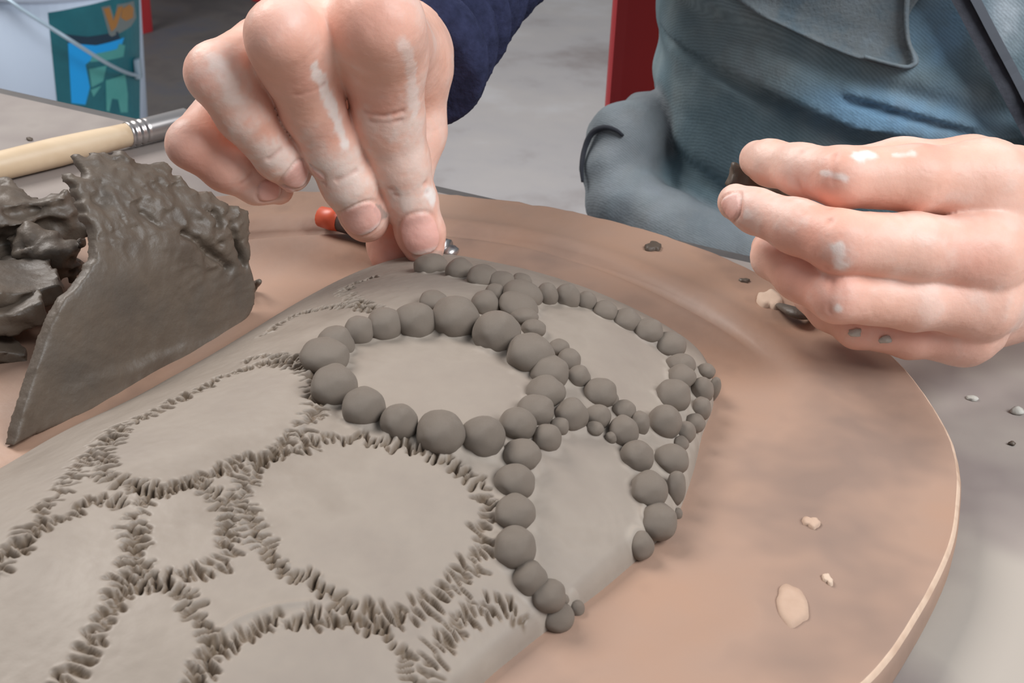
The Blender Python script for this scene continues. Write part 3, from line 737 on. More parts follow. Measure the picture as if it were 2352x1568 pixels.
M_teal2 = mat('light_teal_print', [rgb(72, 160, 156), rgb(90, 172, 168)], 20, 0.4)
M_blue = mat('bright_blue_print', [rgb(6, 170, 250)], 5, 0.4)
M_ink = mat('dark_blue_print', [rgb(18, 54, 76)], 5, 0.4)
M_gold = mat('gold_lettering', [rgb(176, 122, 62)], 5, 0.4)
M_pale = mat('pale_outline_print', [rgb(120, 130, 130)], 5, 0.4)
lb = patch('label', [(110, 29), (180, 16), (260, -4), (318, -30), (318, 420), (150, 420)], M_teal, 0.0006)
patch('print_panel', [(150, 78), (200, 84), (270, 72), (278, 98), (215, 106), (155, 98)], M_ink, 0.0009, lb)
patch('print_panel', [(156, 98), (220, 104), (284, 86), (276, 110), (226, 122), (196, 148), (206, 200), (196, 240), (164, 236)], M_blue, 0.0012, lb)
patch('print_panel', [(212, 124), (268, 112), (272, 100), (286, 104), (282, 130), (246, 138), (206, 142)], M_teal2, 0.0015, lb)
patch('print_panel', [(204, 158), (244, 150), (236, 186), (210, 200)], M_teal2, 0.0015, lb)
patch('print_panel', [(242, 184), (286, 170), (292, 215), (292, 258), (276, 258), (270, 228), (256, 226), (250, 256), (244, 254)], M_teal2, 0.0015, lb)
patch('print_panel', [(208, 206), (232, 196), (214, 222)], M_teal2, 0.0015, lb)
# the visible start of the gold lettering: a V and the bowl of the next letter
patch('lettering', [(232, 16), (252, 12), (262, 42), (268, 10), (292, 6), (306, 2), (312, 40), (300, 60), (256, 84), (250, 80)], M_pale, 0.0009, lb)
patch('lettering', [(237, 20), (250, 17), (259, 48), (266, 62), (255, 72)], M_gold, 0.0014, lb)
patch('lettering', [(259, 48), (270, 16), (281, 14), (266, 62)], M_gold, 0.0014, lb)
patch('lettering', [(280, 20), (296, 10), (305, 18), (304, 40), (288, 48), (276, 40)], M_gold, 0.0014, lb)
ear = px_on_pail(318, 168); ea = math.radians(-12)
ew = lambda a, z, r: np.array([bc[0] + r * math.cos(a), bc[1] + r * math.sin(a), FZ + z])
ez = ear[1]
V, F = boxm(*ew(ea, ez + 0.012, rb(ez) + 0.006), 0.010, 0.016, 0.034, 0.003); obj('ear', V, F, M_wire, bk)
ear2 = ew(ea, ez, rb(ez) + 0.010)
hp = [ear2]
for (px, py, dy) in ((300, 170, -0.06), (270, 158, -0.11), (230, 136, -0.155), (150, 85, -0.185), (60, 28, -0.18), (5, -8, -0.165), (-60, -30, -0.12)): hp.append(aty(px, py, BKD + dy))
hp.append(ew(math.pi - ea, ez, rb(ez) + 0.010))
sv = spline(hp, 8); V, F = tube(sv, 0.0032, 10); obj('wire_handle', V, F, M_wire, bk)
V, F = boxm(*ew(math.pi - ea, ez + 0.012, rb(ez) + 0.006), 0.016, 0.03, 0.05, 0.003); obj('ear', V, F, M_wire, bk)

# thin sheet added to make the floor darker around the bucket
M_darksheet = mat('dark_grey_sheet', [rgb(70, 68, 70), rgb(92, 88, 86), rgb(82, 84, 92)], 5, 0.7, 0.001, 60)
ma, mb = floor_at(760, 270), floor_at(700, -60)
V, F = boxm((ma[0] + mb[0]) / 2 - 0.62, (ma[1] + mb[1]) / 2, FZ + 0.003, 1.5, abs(mb[1] - ma[1]) + 0.5, 0.006, 0.002)
tag(obj('dark_floor_sheet', V, F, M_darksheet, smooth=False, base=((ma[0] + mb[0]) / 2 - 0.62, (ma[1] + mb[1]) / 2, FZ)), 'thin dark grey sheet on the floor under the paint bucket', 'mat')
# ------------------------------------------------------------------ chairs
def chair(name, label, foot, rot, w, d, seat, m, lw, backh):
    """foot: position of the front left foot; four legs, seat, slatted back"""
    t = thing(name, label, 'chair', (foot[0], foot[1], FZ)); c, s = math.cos(rot), math.sin(rot); Rz = Matrix.Rotation(rot, 4, 'Z')
    def P(x, y): return foot[0] + c * x - s * y, foot[1] + s * x + c * y
    for x, y, h in ((0, 0, seat), (w, 0, seat), (0, d, backh), (w, d, backh)):
        q = P(x, y); V, F = boxm(q[0], q[1], FZ + h / 2, lw, lw, h, lw * 0.22, Rz); obj('leg', V, F, m, t, smooth=False)
    q = P(w / 2, d / 2 - 0.01); V, F = boxm(q[0], q[1], FZ + seat + 0.01, w + 0.06, d + 0.02, 0.025, 0.006, Rz); obj('seat', V, F, m, t, smooth=False)
    for k in (0.45, 0.68, 0.9):
        q = P(w / 2, d); V, F = boxm(q[0], q[1], FZ + seat + (backh - seat) * k, w - lw, 0.016, 0.05, 0.004, Rz); obj('back_slat', V, F, m, t, smooth=False)
    for x in (0, w):
        q = P(x, d / 2); V, F = boxm(q[0], q[1], FZ + 0.2, 0.022, d - lw, 0.03, 0.003, Rz); obj('stretcher', V, F, m, t, smooth=False)
    return t
f1 = floor_at(328, 78); f2 = floor_at(600, 6)
dv = f2 - f1
chair('red_chair', 'bright red chair on the floor far behind the bucket', (f1[0], f1[1]), math.atan2(dv[1], dv[0]), float(np.hypot(dv[0], dv[1])), 0.36, 0.42, M_red2, 0.038, 0.8)
# ------------------------------------------------------------------ the person: two hands, arms, clothes
def J(px, py, t, rpx):                         # joint from picture column, row, depth (mm) and half width in pixels
    return att(px, py, t), rpx * t / FPX
HS = 0.52
def hand(fingers, palm, extra, pad=14, nails=(), kpalm=7.0, kf=0.9):
    allp = [p for f in fingers for p in f] + [p for c in palm for p in c] + [p for c in extra for p in c]
    P = np.array([p[0] for p in allp]) * 1000; R = np.array([p[1] for p in allp])
    f = Field((P - R[:, None]).min(0) - pad * 0.5, (P + R[:, None]).max(0) + pad * 0.5, HS)
    DF = f.new()
    for ch in fingers:
        d = f.new()
        for (a, ra), (b, rb_) in zip(ch[:-1], ch[1:]): f.cone(d, a * 1000, b * 1000, ra, rb_, 2.2)
        DF = smin(DF, d, kf)
    DP = f.new()
    for ch in palm:
        for (a, ra), (b, rb_) in zip(ch[:-1], ch[1:]): f.cone(DP, a * 1000, b * 1000, ra, rb_, 8.0)
    D = smin(DF, DP, kpalm)
    DE = f.new()
    for ch in extra:
        for (a, ra), (b, rb_) in zip(ch[:-1], ch[1:]): f.cone(DE, a * 1000, b * 1000, ra, rb_, 4.0)
    D = smin(D, DE, 3.0)
    V, Q = f.mesh(D)
    N = vnormals(V, Q)
    col = np.tile(np.array([1.0, 1, 1]), (len(V), 1))
    return V, Q, N
def near_vertex(V, px, py):
    x, y, t = proj(V); d = np.hypot(x - px, y - py); c = np.where(d < 8)[0]
    if not len(c): c = np.array([np.argmin(d)])
    return c[np.argmin(t[c])]
SK = np.array(rgb(230, 178, 157)[:3]); SKR = np.array(rgb(220, 152, 134)[:3]); SKP = np.array(rgb(240, 197, 180)[:3])
DUST = np.array(rgb(230, 212, 202)[:3]); WHITE = np.array(rgb(240, 230, 224)[:3]); NAIL = np.array(rgb(232, 176, 164)[:3]); GREY = np.array(rgb(150, 142, 134)[:3])
def paint(V, N, reds, dust, white, nails, creases, grey=()):
    x, y, z = (V * 1000).T
    n1 = fbm(x / 9, y / 9, z / 9, 3, 1); n2 = fbm(x / 3.0, y / 3.0, z / 3.0, 3, 2); n3 = fbm(x / 1.3, y / 1.3, z / 1.3, 2, 3)
    C = SK + (SKP - SK) * np.clip(0.5 + 0.5 * n1, 0, 1)[:, None]
    def mixc(C, c, m): return C * (1 - m[:, None]) + c * m[:, None]
    def line(pts, w):
        d = np.full(len(V), 1e9)
        P = [V[near_vertex(V, *p)] * 1000 for p in pts]
        if len(P) == 1: return np.linalg.norm(V * 1000 - P[0], axis=1)
        for a, b in zip(P[:-1], P[1:]):
            e = b - a; t = np.clip(((V * 1000 - a) @ e) / (e @ e + 1e-9), 0, 1); d = np.minimum(d, np.linalg.norm(V * 1000 - a - t[:, None] * e, axis=1))
        return d
    for pts, r, s in reds: C = mixc(C, SKR, s * np.exp(-(line(pts, r) / r) ** 2))
    C = mixc(C, DUST, 0.25 * sstep(0.1, 0.9, n1 + 0.6 * n2))
    for pts, r, s in dust: C = mixc(C, DUST, 0.85 * s * sstep(-0.5, 0.8, n2 * 0.35 + 0.3 * n3 + 0.8 * (1 - line(pts, r) / r)))
    for pts, r, s in white: C = mixc(C, WHITE, s * sstep(-0.1, 0.6, n2 * 0.25 + 0.2 * n3 + 0.9 * (1 - line(pts, r) / r)))
    for pts, r, s in grey: C = mixc(C, GREY, s * sstep(0.0, 0.35, n2 * 0.45 + 0.3 * n3 + 0.9 * (1 - line(pts, r) / r)))
    V = V.copy()
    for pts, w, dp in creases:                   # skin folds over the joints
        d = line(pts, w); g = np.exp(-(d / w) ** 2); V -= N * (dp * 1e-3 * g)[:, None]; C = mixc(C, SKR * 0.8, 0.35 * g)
    for (px, py, ang, a, b) in nails:            # nail plate: sunk edge, smooth raised plate
        c = V[near_vertex(V, px, py)]; n = N[near_vertex(V, px, py)]
        u = math.cos(ang) * CR - math.sin(ang) * CU; u = u - n * (u @ n); u /= np.linalg.norm(u); v = np.cross(n, u)
        q = (V - c) * 1000; du, dv, dn = q @ u, q @ v, q @ n
        rr_ = (np.abs(du / a) ** 2.6 + np.abs(dv / b) ** 2.6) ** (1 / 2.6); okm = (np.abs(dn) < 6) & ((N @ n) > 0.15)
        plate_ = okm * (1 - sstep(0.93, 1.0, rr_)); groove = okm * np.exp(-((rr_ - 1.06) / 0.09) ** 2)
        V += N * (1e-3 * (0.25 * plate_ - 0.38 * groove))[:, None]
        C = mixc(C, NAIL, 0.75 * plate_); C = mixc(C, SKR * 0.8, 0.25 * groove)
        C = mixc(C, WHITE, 0.5 * plate_ * sstep(0.6, 0.85, du / a))
    V += N * (1e-3 * (0.03 * n3 + 0.05 * n2))[:, None]
    return V, np.clip(C, 0, 1)

# right hand (picture left): index and middle reach down, ring and little finger curl
R_index = [J(872, 52, 318, 98), J(885, 150, 334, 92), J(890, 275, 346, 84), J(916, 370, 353, 70), J(944, 462, 359, 59), J(966, 535, 362, 55), J(974, 568, 364, 46)]
R_mid = [J(648, 78, 312, 84), J(676, 150, 324, 77), J(716, 245, 336, 72), J(759, 335, 345, 68), J(800, 420, 351, 62), J(836, 490, 358, 54), J(842, 506, 360, 50)]
R_ring = [J(600, 115, 338, 72), J(497, 168, 324, 70), J(560, 262, 332, 63), J(636, 362, 342, 50), J(672, 398, 348, 42)]
R_little = [J(545, 215, 356, 62), J(440, 330, 340, 56), J(520, 385, 346, 54), J(590, 424, 352, 44), J(640, 436, 356, 34)]
R_palm = [[J(872, 60, 322, 92), J(905, 130, 372, 110)], [J(650, 85, 318, 78), J(880, 150, 376, 100)], [J(600, 120, 342, 66), J(860, 190, 380, 90)], [J(545, 215, 358, 55), J(850, 230, 384, 80)],
          [J(760, 52, 325, 64), J(890, 130, 374, 100)], [J(650, 140, 334, 58), J(622, 225, 347, 48)], [J(785, 150, 352, 44), J(815, 240, 362, 42)], [J(905, 140, 376, 118), J(960, 60, 410, 105)]]
R_thumb = [J(925, 190, 380, 112), J(945, 300, 384, 76), J(925, 450, 382, 58), J(902, 560, 376, 54), J(900, 592, 373, 46)]
R_arm = [J(905, 140, 376, 110), J(1010, 20, 420, 110), J(1080, -70, 455, 118)]
Vr, Qr, Nr = hand([R_index, R_mid, R_ring, R_little], R_palm, [R_thumb, R_arm], kpalm=5.5)
Vr, Cr = paint(Vr, Nr,
    reds=[([(880, 262)], 9, .5), ([(870, 30)], 12, .45), ([(640, 60)], 12, .35), ([(700, 200)], 7, .4), ([(470, 190)], 7, .55), ([(430, 370)], 9, .5), ([(960, 545), (940, 590)], 8, .75), ([(905, 600)], 9, .8), ([(470, 410), (560, 440)], 7, .4), ([(735, 330)], 6, .35), ([(560, 290), (630, 350)], 6, .3)],
    dust=[([(840, 290), (930, 300)], 4, .55), ([(780, 400), (810, 470)], 7.5, .9), ([(915, 470), (985, 470)], 4.0, .75), ([(500, 150), (560, 260)], 5.5, .6), ([(640, 370), (690, 400)], 6, .8), ([(960, 220), (980, 400)], 5, .5), ([(720, 330), (750, 420)], 4, .4), ([(560, 320), (620, 370)], 4, .4)],
    white=[([(728, 155), (752, 200), (775, 262), (798, 330)], 2.0, .85), ([(930, 105), (952, 170), (962, 260)], 2.4, .5), ([(990, 440), (1000, 460)], 2.6, .9), ([(500, 130), (545, 220)], 3.0, .35)],
    nails=[(966, 548, math.radians(76), 6.0, 5.2), (832, 512, math.radians(63), 5.0, 5.4), (690, 408, math.radians(35), 4.2, 4.0), (630, 442, math.radians(8), 3.6, 3.0)],
    creases=[([(835, 262), (885, 272), (930, 262)], .8, .5), ([(850, 285), (920, 285)], .7, .35), ([(895, 440), (985, 425)], .7, .5), ([(905, 455), (990, 440)], .6, .35), ([(770, 418), (825, 392)], .7, .35), ([(680, 225), (750, 200)], .8, .25), ([(622, 372), (648, 352)], .7, .45), ([(560, 425), (585, 400)], .6, .3)],
    grey=[([(873, 480), (885, 495)], 1.6, .8), ([(960, 600), (1010, 590)], 2.2, .5)])

# left hand (picture right): fingers point left, thumb behind the index finger
L_index = [J(2262, 415, 316, 80), J(2100, 410, 311, 76), J(1935, 407, 308, 68), J(1840, 390, 316, 58), J(1770, 374, 324, 51), J(1742, 366, 328, 44)]
L_mid = [J(2262, 582, 312, 80), J(2100, 568, 306, 78), J(1930, 556, 301, 72), J(1830, 520, 308, 62), J(1735, 484, 315, 50), J(1690, 464, 319, 42)]
L_ring = [J(2250, 690, 318, 74), J(2100, 688, 312, 70), J(1925, 676, 306, 64), J(1840, 632, 316, 58), J(1778, 590, 326, 50), J(1768, 570, 332, 42)]
L_little = [J(2215, 770, 326, 56), J(2090, 772, 324, 50), J(1968, 752, 322, 46), J(1905, 712, 330, 46), J(1860, 680, 338, 40)]
L_palm = [[J(2262, 415, 318, 78), J(2480, 480, 345, 130)], [J(2262, 582, 316, 78), J(2480, 540, 345, 130)], [J(2250, 690, 321, 72), J(2480, 590, 348, 120)], [J(2215, 770, 328, 52), J(2480, 640, 352, 100)]]
L_thumb = [J(2440, 470, 358, 120), J(2230, 395, 352, 78), J(2070, 388, 348, 66), J(1920, 400, 346, 58), J(1820, 410, 340, 48)]
L_arm = [J(2480, 550, 350, 135), J(2640, 480, 372, 150), J(2820, 400, 400, 170)]
Vl, Ql, Nl = hand([L_index, L_mid, L_ring, L_little], L_palm, [L_thumb, L_arm], kpalm=9.0)
Vl, Cl = paint(Vl, Nl,
    reds=[([(1880, 420), (1840, 440)], 8, .55), ([(1860, 560), (1900, 600)], 8, .6), ([(1890, 680)], 9, .45), ([(2240, 610)], 8, .5), ([(1760, 520)], 8, .4), ([(1820, 640)], 8, .5), ([(1690, 480)], 5, .6), ([(2130, 325)], 6, .6), ([(1990, 780), (2200, 790)], 5, .35)],
    dust=[([(1720, 345), (1830, 380)], 8, .35), ([(1700, 440), (1790, 470)], 6, .4), ([(1925, 580), (1930, 600)], 4, .35)],
    white=[([(1975, 350), (2005, 350)], 1.9, .95), ([(1880, 395), (1935, 412)], 1.1, .7), ([(1678, 452), (1685, 470)], 2.0, .8), ([(1705, 490)], 2.0, .5), ([(1920, 575), (1935, 610)], 2.2, .7), ([(1925, 715)], 1.4, .8), ([(2060, 350), (2100, 346)], 1.2, .6)],
    nails=[(1670, 474, math.radians(235), 3.2, 3.2)],
    creases=[([(1915, 350), (1905, 470)], .9, .35), ([(1905, 500), (1890, 620)], .9, .4), ([(1905, 640), (1900, 720)], .8, .4), ([(1840, 340), (1832, 430)], .7, .25)])

pers = thing('person', 'person in navy sweater and denim overalls pressing clay balls with the right hand', 'person', (0.19, 0.56, FZ))
# coarse arms, shoulders and trunk under the clothes join the two hands into one body
JT = lambda x, y, z: np.array([x, y, z]) * 1000.0
wr = att(1080, -70, 455); wl = att(2820, 400, 400)
el_r = np.array([0.055, 0.60, 0.13]); sh_r = np.array([0.085, 0.60, 0.32]); el_l = np.array([0.345, 0.43, 0.085]); sh_l = np.array([0.305, 0.60, 0.32])
fb = Field((-40, 360, -260), (420, 720, 430), 4.0)
D = fb.new()
tc0, tc1 = np.array([0.19, 0.575, -0.2]), np.array([0.195, 0.60, 0.30])
for a, b, ra, r2 in ((att(1010, 20, 420), wr, 15, 17), (wr, el_r, 18, 28), (el_r, sh_r, 28, 38), (att(2640, 480, 372), wl, 17, 21), (wl, el_l, 22, 28), (el_l, sh_l, 28, 38), (sh_r, sh_l, 40, 40),
                     (tc0 + [-.05, 0, 0], tc1 + [-.06, 0, 0], 65, 60), (tc0 + [.05, 0, 0], tc1 + [.06, 0, 0], 65, 60), (tc1, tc1 + [0, 0, .09], 40, 34)):
    fb.cone(D, a * 1000, b * 1000, ra, r2, 14)
Vb_, Qb_ = fb.mesh(D)
Vall = np.concatenate([Vr, Vl, Vb_]); Qall = np.concatenate([Qr, Ql + len(Vr), Qb_ + len(Vr) + len(Vl)])
Call = np.concatenate([Cr, Cl, np.tile(SK, (len(Vb_), 1))])
def colour(o, C):
    at = o.data.color_attributes.new('Col', 'FLOAT_COLOR', 'POINT')
    at.data.foreach_set('color', np.concatenate([C, np.ones((len(C), 1))], 1).astype(np.float32).ravel())
body = obj('body', Vall, Qall, M_skin, pers); colour(body, Call)
tag(body, 'bare hands dusted with pale dry clay')

# ---- sweater: right sleeve with rolled, ribbed cuff; left sleeve; body of the sweater under the bib
def sleeve(path, rad, name, hstep, ribs, seed, parent=pers):
    P = [np.asarray(p) * 1000 for p in path]; R = rad
    lo_ = np.min([p - r for p, r in zip(P, R)], 0) - 10; hi_ = np.max([p + r for p, r in zip(P, R)], 0) + 10
    f = Field(lo_, hi_, hstep); D = f.new()
    for i in range(len(P) - 1): f.cone(D, P[i], P[i + 1], R[i], R[i + 1], 3.0)
    A, B, C = f.grid(); u = (P[1] - P[0]); u /= np.linalg.norm(u); s = (A - P[0][0]) * u[0] + (B - P[0][1]) * u[1] + (C - P[0][2]) * u[2]
    w = f.noise(22, 2, seed, 4)
    for amp, per, ph in ribs: D = D - amp * (np.abs(np.sin((s + 3 * w) * math.pi / per + ph)) ** 0.7 if amp > 1 else np.sin((s + 3 * w) * 2 * math.pi / per + ph))
    D = D - 1.2 * w
    D = np.maximum(D, -(s + 0.0) + 1.0 * w)              # open end at the wrist
    return f, D, s
pc = [att(935, 150, 388), att(1005, 40, 418), att(1068, -60, 450)]
f, D, s = sleeve([pc[0], pc[1], pc[2]] + [el_r, sh_r], [18.5, 19, 20, 34, 46], 'sleeve', 1.3, ((4.6, 15.0, 0.15), (0.25, 2.6, 0.4)), 3)
V, Q = f.mesh(D.astype(np.float32)); obj('sleeve', V, Q, M_navy, pers)
f, D, s = sleeve([wl + (wl - el_l) * 0.10, wl, el_l, sh_l], [25, 28, 36, 46], 'sleeve', 2.4, ((0.8, 12.0, 1.0),), 5)
V, Q = f.mesh(D.astype(np.float32)); obj('sleeve', V, Q, M_navy, pers)
f = Field((60, 470, -60), (330, 690, 380), 3.0); D = f.new()
for a, b, ra, r2 in ((tc0 + [-.045, .0, 0.1], tc1 + [-.055, 0, 0.02], 68, 64), (tc0 + [.045, 0, 0.1], tc1 + [.055, 0, 0.02], 68, 64)): f.cone(D, a * 1000, b * 1000, ra, r2, 20)
V, Q = f.mesh(D); obj('sweater_body', V, Q, M_navy, pers)

# ---- overalls
f = Field((20, 425, -150), (360, 680, 150), 1.7)
A, B, C = f.grid()
tcx, tcy = 190.0, 562.0
lean = 0.10 * (C - 20)
q = ((np.abs((A - tcx) / 133) ** 2.3 + np.abs((B - tcy - lean) / 92) ** 2.3) ** (1 / 2.3) - 1) * 92
D = q.astype(np.float32)
YF = 0.472
def fz(pts):                                     # picture points on the belly -> x, z curves (mm)
    P = np.array([aty(px, py, YF) for px, py in pts]) * 1000; o_ = np.argsort(P[:, 0]); return P[o_, 0], P[o_, 2]
w1 = f.noise(30, 2, 2, 4)
fx1, fz1 = fz([(1480, 150), (1573, 187), (1700, 222), (1812, 253), (1953, 300), (2150, 322), (2352, 309), (2600, 300)])
up1 = C - np.interp(A, fx1, fz1)
front = 1 - sstep(-25, 20, B - tcy)
# cloth above the waist fold hangs over the cloth below it
D = D - front * (6.5 * sstep(-0.6, 1.4, up1) * (0.35 + 0.65 * np.exp(-np.maximum(up1, 0) / 16)) * sstep(70, 110, A))
D = D + front * 4.5 * np.exp(-((up1 + 1.6) / 1.8) ** 2) * sstep(70, 110, A)
fx2, fz2 = fz([(1500, 60), (1600, 70), (1750, 95), (1900, 150), (2050, 190), (2200, 225)])
up2 = C - np.interp(A, fx2, fz2)
D = D - front * 2.0 * np.exp(-((up2 - 4) / 6) ** 2) + front * 1.2 * np.exp(-((up2 + 4) / 4) ** 2)
fx3, fz3 = fz([(1935, 228), (2020, 245), (2120, 268), (2230, 292)])
up3 = C - np.interp(A, fx3, fz3); in3 = sstep(fx3[0] - 2, fx3[0] + 5, A) * (1 - sstep(fx3[-1] - 4, fx3[-1] + 4, A))
D = D + front * in3 * (3.4 * np.exp(-((up3 + 0.6) / 1.3) ** 2) - 2.6 * np.exp(-((up3 - 3.0) / 2.6) ** 2))
fx4, fz4 = fz([(1500, 430), (1600, 470), (1750, 520), (1900, 560)])
up4 = C - np.interp(A, fx4, fz4)
D = D + front * 3.0 * np.exp(-((up4) / 5) ** 2)
# side seam dents
for px, py, dp, wd in ((1500, 190, 6, 7), (1490, 330, 4, 8)):
    c = aty(px, py, 0.505) * 1000; D = D + dp * np.exp(-((A - c[0]) ** 2 + (C - c[2]) ** 2) / wd ** 2)
D = D + 1.0 * w1 + 0.4 * f.noise(9, 2, 4, 2)
D = np.maximum(D, np.maximum(C - 148, -146 - C))
# rolled cloth at the hip and over the lap
roll = f.new()
RP = [(1490, 285, 0.540, 14), (1432, 322, 0.528, 15), (1414, 392, 0.518, 13.5), (1432, 467, 0.508, 15), (1520, 528, 0.496, 16), (1640, 592, 0.482, 17), (1790, 652, 0.470, 18), (1990, 702, 0.464, 18), (2300, 742, 0.462, 18)]
RPW = [aty(a, b, y) * 1000 for a, b, y, r in RP]
for i in range(len(RP) - 1): f.cone(roll, RPW[i], RPW[i + 1], RP[i][3], RP[i + 1][3], 4)
f.cone(roll, aty(1490, 300, 0.55) * 1000, np.array([80., 570, -80]), 14, 50, 8)
for i in range(1, len(RP)): f.cone(roll, RPW[i], np.array([RPW[i][0] * 0.75 + 190 * 0.25, RPW[i][1] + 45, RPW[i][2] - 8]), RP[i][3] * 0.75, RP[i][3], 5)
roll = roll + 1.1 * f.noise(12, 2, 8, 2)
groove = f.new()
D = smin(D, roll, 2.5)
def ysurf(xx, zz): return tcy + 0.10 * (zz - 20) - 92 * max(1 - abs((xx - tcx) / 133) ** 2.3, 0.01) ** (1 / 2.3)
xs_ = np.linspace(fx1[1] - 4, fx1[-1], 40); zs_ = np.interp(xs_, fx1, fz1)
for i in range(39):
    k0 = i / 39.0; r0 = 1.8 + 2.6 * k0; off = 0.6
    f.cone(groove, np.array([xs_[i], ysurf(xs_[i], zs_[i]) + off, zs_[i] - r0 - 0.3]), np.array([xs_[i + 1], ysurf(xs_[i + 1], zs_[i + 1]) + off, zs_[i + 1] - r0 - 0.4]), r0, r0, 1.0)
D = -smin(-D, groove, 2.0)
V, Q = f.mesh(D.astype(np.float32))
x, y, z = (V * 1000).T
n1 = fbm(x / 26, y / 26, z / 26, 3, 12); n2 = fbm(x / 6, y / 6, z / 6, 3, 13)
DEN = np.array(rgb(106, 126, 134)[:3]); DEN2 = np.array(rgb(134, 149, 153)[:3]); GRY = np.array(rgb(122, 124, 128)[:3]); WORN = np.array(rgb(120, 160, 192)[:3]); DIRT = np.array(rgb(122, 124, 124)[:3])
Cd = DEN + (DEN2 - DEN) * sstep(-0.5, 0.8, n1)[:, None]
def mixd(C, c, m): return C * (1 - m[:, None]) + c * m[:, None]
def near3(px, py, yy, r, sx=1.0, sz=1.0):
    c = aty(px, py, yy) * 1000; return np.exp(-(((x - c[0]) / (r * sx)) ** 2 + ((z - c[2]) / (r * sz)) ** 2))
Cd = mixd(Cd, WORN, 0.75 * np.clip(near3(1990, 262, .47, 15, 1.3, .55) * 1.3 + 0.3 * n2 * near3(1990, 262, .47, 15, 1.3, .8), 0, 1))
Cd = mixd(Cd, WORN, 0.55 * np.clip(near3(2150, 275, .47, 17, 1.4, .5) * 1.2 + 0.3 * n2 * near3(2150, 275, .47, 15, 1.3, .8), 0, 1))
Cd = mixd(Cd, WORN, 0.65 * np.clip(near3(2180, 50, .47, 16, .8, 1.0) * (1 + 0.6 * n2), 0, 1))
Cd = mixd(Cd, np.array(rgb(196, 206, 214)[:3]), 0.8 * np.clip(near3(2310, 40, .47, 9, .8, 1.6) * (1 + 0.5 * n2), 0, 1))
rollm = 1 - sstep(0, 7, np.min([np.linalg.norm(V * 1000 - (RPW[i] + (RPW[i + 1] - RPW[i]) * k), axis=1) - RP[i][3] for i in range(len(RPW) - 1) for k in (0, .33, .66)], 0))
Cd = mixd(Cd, GRY, 0.75 * rollm)
Cd = mixd(Cd, DIRT, 0.3 * sstep(0.2, 0.9, n1 - 0.3 + 0.6 * n2))
ov = obj('overalls', V, Q, M_denim, pers); colour(ov, np.clip(Cd, 0, 1))
tag(ov, 'faded blue denim overalls with worn patches and folds')
# trouser legs under the table, on the chair seat
fl = Field((40, 230, -720), (340, 700, -80), 5.0); DL = fl.new()
for xx in (125., 255.):
    fl.cone(DL, np.array([xx, 590., -225]), np.array([xx - 8, 300., -225]), 76, 58, 14); fl.cone(DL, np.array([xx - 8, 300., -225]), np.array([xx - 8, 330., -690]), 58, 42, 14)
fl.cone(DL, np.array([130., 580., -210]), np.array([130., 570., -120]), 80, 76, 14); fl.cone(DL, np.array([250., 580., -210]), np.array([250., 570., -120]), 80, 76, 14)
Vt, Qt = fl.mesh(DL); tr = obj('trouser_legs', Vt, Qt, M_denim, pers); colour(tr, np.tile(DEN, (len(Vt), 1)))
# surface of the belly for things sewn on it
Vk = V * 1000
def belly(px, py, lift=0.0):
    d = ray(px, py); a = CO * 1000
    w = Vk - a; t = w @ d / (d @ d); dist = np.linalg.norm(w - t[:, None] * d, axis=1)
    c = np.where(dist < 2.5)[0]
    if not len(c): c = np.argsort(dist)[:3]
    i = c[np.argmin(t[c])]
    return CO + d * (t[i] / 1000.0 - lift)
# pocket flap: thin sewn-on sheet following the belly
pk = [(1690, -40), (1720, 20), (1800, 62), (1900, 108), (1980, 138), (2068, 160), (2104, 152), (2110, 132), (2092, 96), (2086, 40), (2090, -40)]
cen = np.mean(pk, 0); Vp = []; Fp = []; n = len(pk) * 4
pks = spline(pk, 4, True)
for lv, (k, lf) in enumerate(((1.0, -0.001), (1.0, 0.0022), (0.97, 0.0032), (0.9, 0.0026), (0.6, 0.0026), (0.25, 0.0026))):
    for p in pks: pp = cen + (p - cen) * k; Vp.append(belly(pp[0], pp[1], lf))
m_ = len(pks)
for lv in range(5):
    for k in range(m_): Fp.append((lv * m_ + k, lv * m_ + (k + 1) % m_, (lv + 1) * m_ + (k + 1) % m_, (lv + 1) * m_ + k))
Fp.append(tuple(5 * m_ + k for k in range(m_)))
M_pocket = mat('dusty_denim_pocket', [rgb(86, 102, 112), rgb(104, 112, 116), rgb(112, 124, 132)], 70, 0.85, 0.0003, 700)
pf = obj('pocket', Vp, Fp, M_pocket, ov); tag(pf, 'dusty chest pocket of the overalls')
st = [belly(px, py, 0.0042) for px, py in ((2086, -30), (2082, 40), (2086, 92), (2100, 134), (2094, 150), (2068, 152), (1985, 130))]
V, F = tube(spline(st, 6), 0.0012, 8, flat=0.6); obj('pocket_seam', V, F, M_pocket, ov)
# strap running down the right side
sp_ = [(2150, -110), (2215, 0), (2262, 90), (2310, 180), (2352, 262), (2400, 350)]
def ribbon(cl, wpx, lift, thick, name, m, parent):
    cl = spline(cl, 6); V = []; F = []
    for i, p in enumerate(cl):
        a = cl[max(i - 1, 0)]; b = cl[min(i + 1, len(cl) - 1)]; tx = (b - a) / np.linalg.norm(b - a); nx = np.array([-tx[1], tx[0]])
        for sgn, lf in ((-1, lift), (1, lift), (1, lift + thick), (-1, lift + thick)):
            q_ = p + nx * sgn * wpx; V.append(belly(p[0], p[1], lf) + (CR * nx[0] - CU * nx[1]) * sgn * wpx * 0.47 / FPX)
    for i in range(len(cl) - 1):
        for k in range(4): F.append((i * 4 + k, i * 4 + (k + 1) % 4, (i + 1) * 4 + (k + 1) % 4, (i + 1) * 4 + k))
    F.append((3, 2, 1, 0)); F.append(tuple(len(V) - 4 + k for k in range(4)))
    return obj(name, V, F, m, parent, smooth=False)
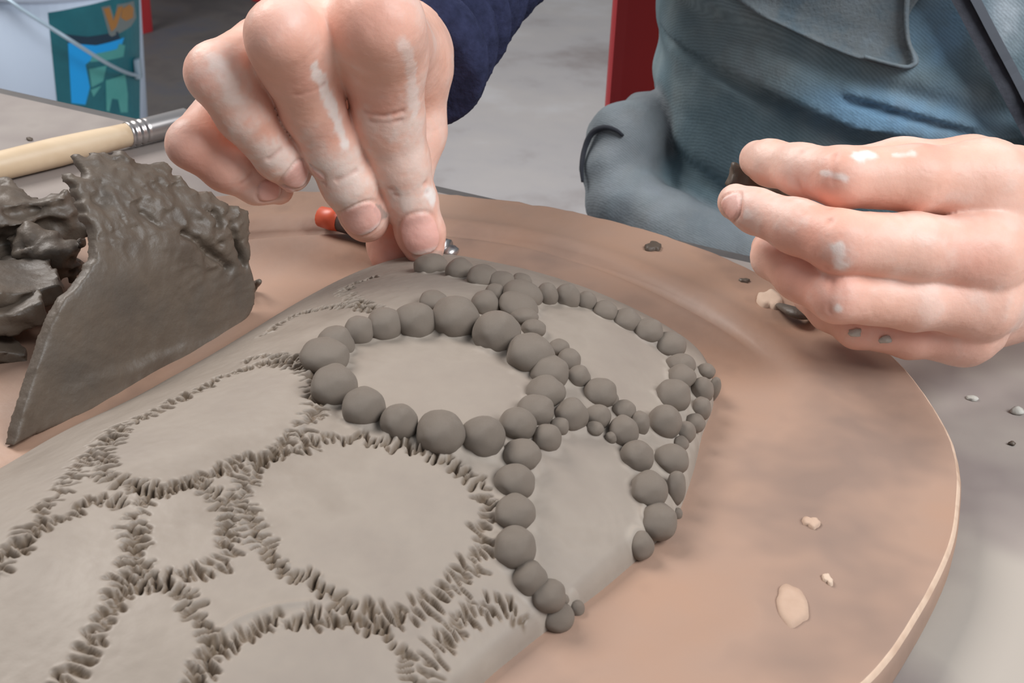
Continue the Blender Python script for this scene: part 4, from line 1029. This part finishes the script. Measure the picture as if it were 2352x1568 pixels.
sb = ribbon(sp_, 26, 0.004, 0.003, 'strap', M_strap, ov); tag(sb, 'black webbing strap')
ribbon([(p[0] + 20, p[1] - 12) for p in sp_], 11, 0.0073, 0.001, 'strap_edge', M_strapedge, ov)
# dark overlocked edge of the bunched cloth at the hip
th_ = [belly(px, py, 0.0006) for px, py in ((1338, 418), (1336, 380), (1344, 338), (1360, 306), (1386, 293), (1412, 298), (1432, 312))]
V, F = tube(spline(th_, 6), [0.0006 + 0.0007 * math.sin(math.pi * i / 36) for i in range(37)], 8); obj('hem_edge', V, F, M_thread, ov)

# ---- the person's chair
pc_ = aty(1466, 100, 0.70)
chair('wooden_chair', 'dark red chair behind the denim overalls', (pc_[0], pc_[1] - 0.33), 0.0, 0.30, 0.33, 0.40, M_red, 0.030, 0.92)

# ---- clay held between the fingers of the left hand, crumbs stuck to it
hs = thing('clay_strip', 'thin brown clay strip held between the fingers of the left hand', 'clay scrap', tuple(att(1692, 400, 332)))
f = Field((-11, -9, -9), (30, 12, 9), 0.6, att(1692, 405, 334), np.stack([CR * 0.98 - CU * 0.2 , CU * 0.98 + CR * 0.2, -CF])); A, B, C = f.grid()
D = np.sqrt((np.maximum(np.abs(A - 9) - 10, 0)) ** 2 + (np.maximum(np.abs(B) - 2.2, 0)) ** 2 + (np.maximum(np.abs(C) - 2, 0)) ** 2) - 0.9 + 0.7 * fbm(A / 3, B / 3, C / 3, 2, 3)
V, Q = f.mesh(D.astype(np.float32)); obj('strip', V, Q, M_scrap, hs)
for k, (px, py, r) in enumerate(((1957, 766, 13), (2036, 783, 14))):
    i = near_vertex(Vl, px, py); c = Vl[i]; t = proj(c)[2]; R = r * t / FPX
    bm = bmesh.new(); bmesh.ops.create_icosphere(bm, subdivisions=2, radius=1); P = np.array([v.co[:] for v in bm.verts])
    P = P * (1 + 0.5 * fbm(P[:, 0] * 1.4 + k * 9, P[:, 1] * 1.4, P[:, 2] * 1.4, 2, 70 + k))[:, None] * R * np.array([1.2, 0.6, 0.8]) + c
    F = [tuple(v.index for v in f_.verts) for f_ in bm.faces]; bm.free()
    tag(obj('clay_crumb', P, F, M_crumb, base=tuple(c)), ('pale clay crumb stuck to the little finger knuckle of the left hand', 'pale clay crumb stuck to the side of the left little finger')[k], 'crumb')

for o in COL.objects:
    if o.parent is None:
        n_ = o.name.split('.')[0]
        g_ = {'clay_crumb': 'loose clay crumbs', 'clay_slice': 'torn clay slices', 'clay_lump': 'torn clay lumps'}.get(n_)
        if g_: o['group'] = g_
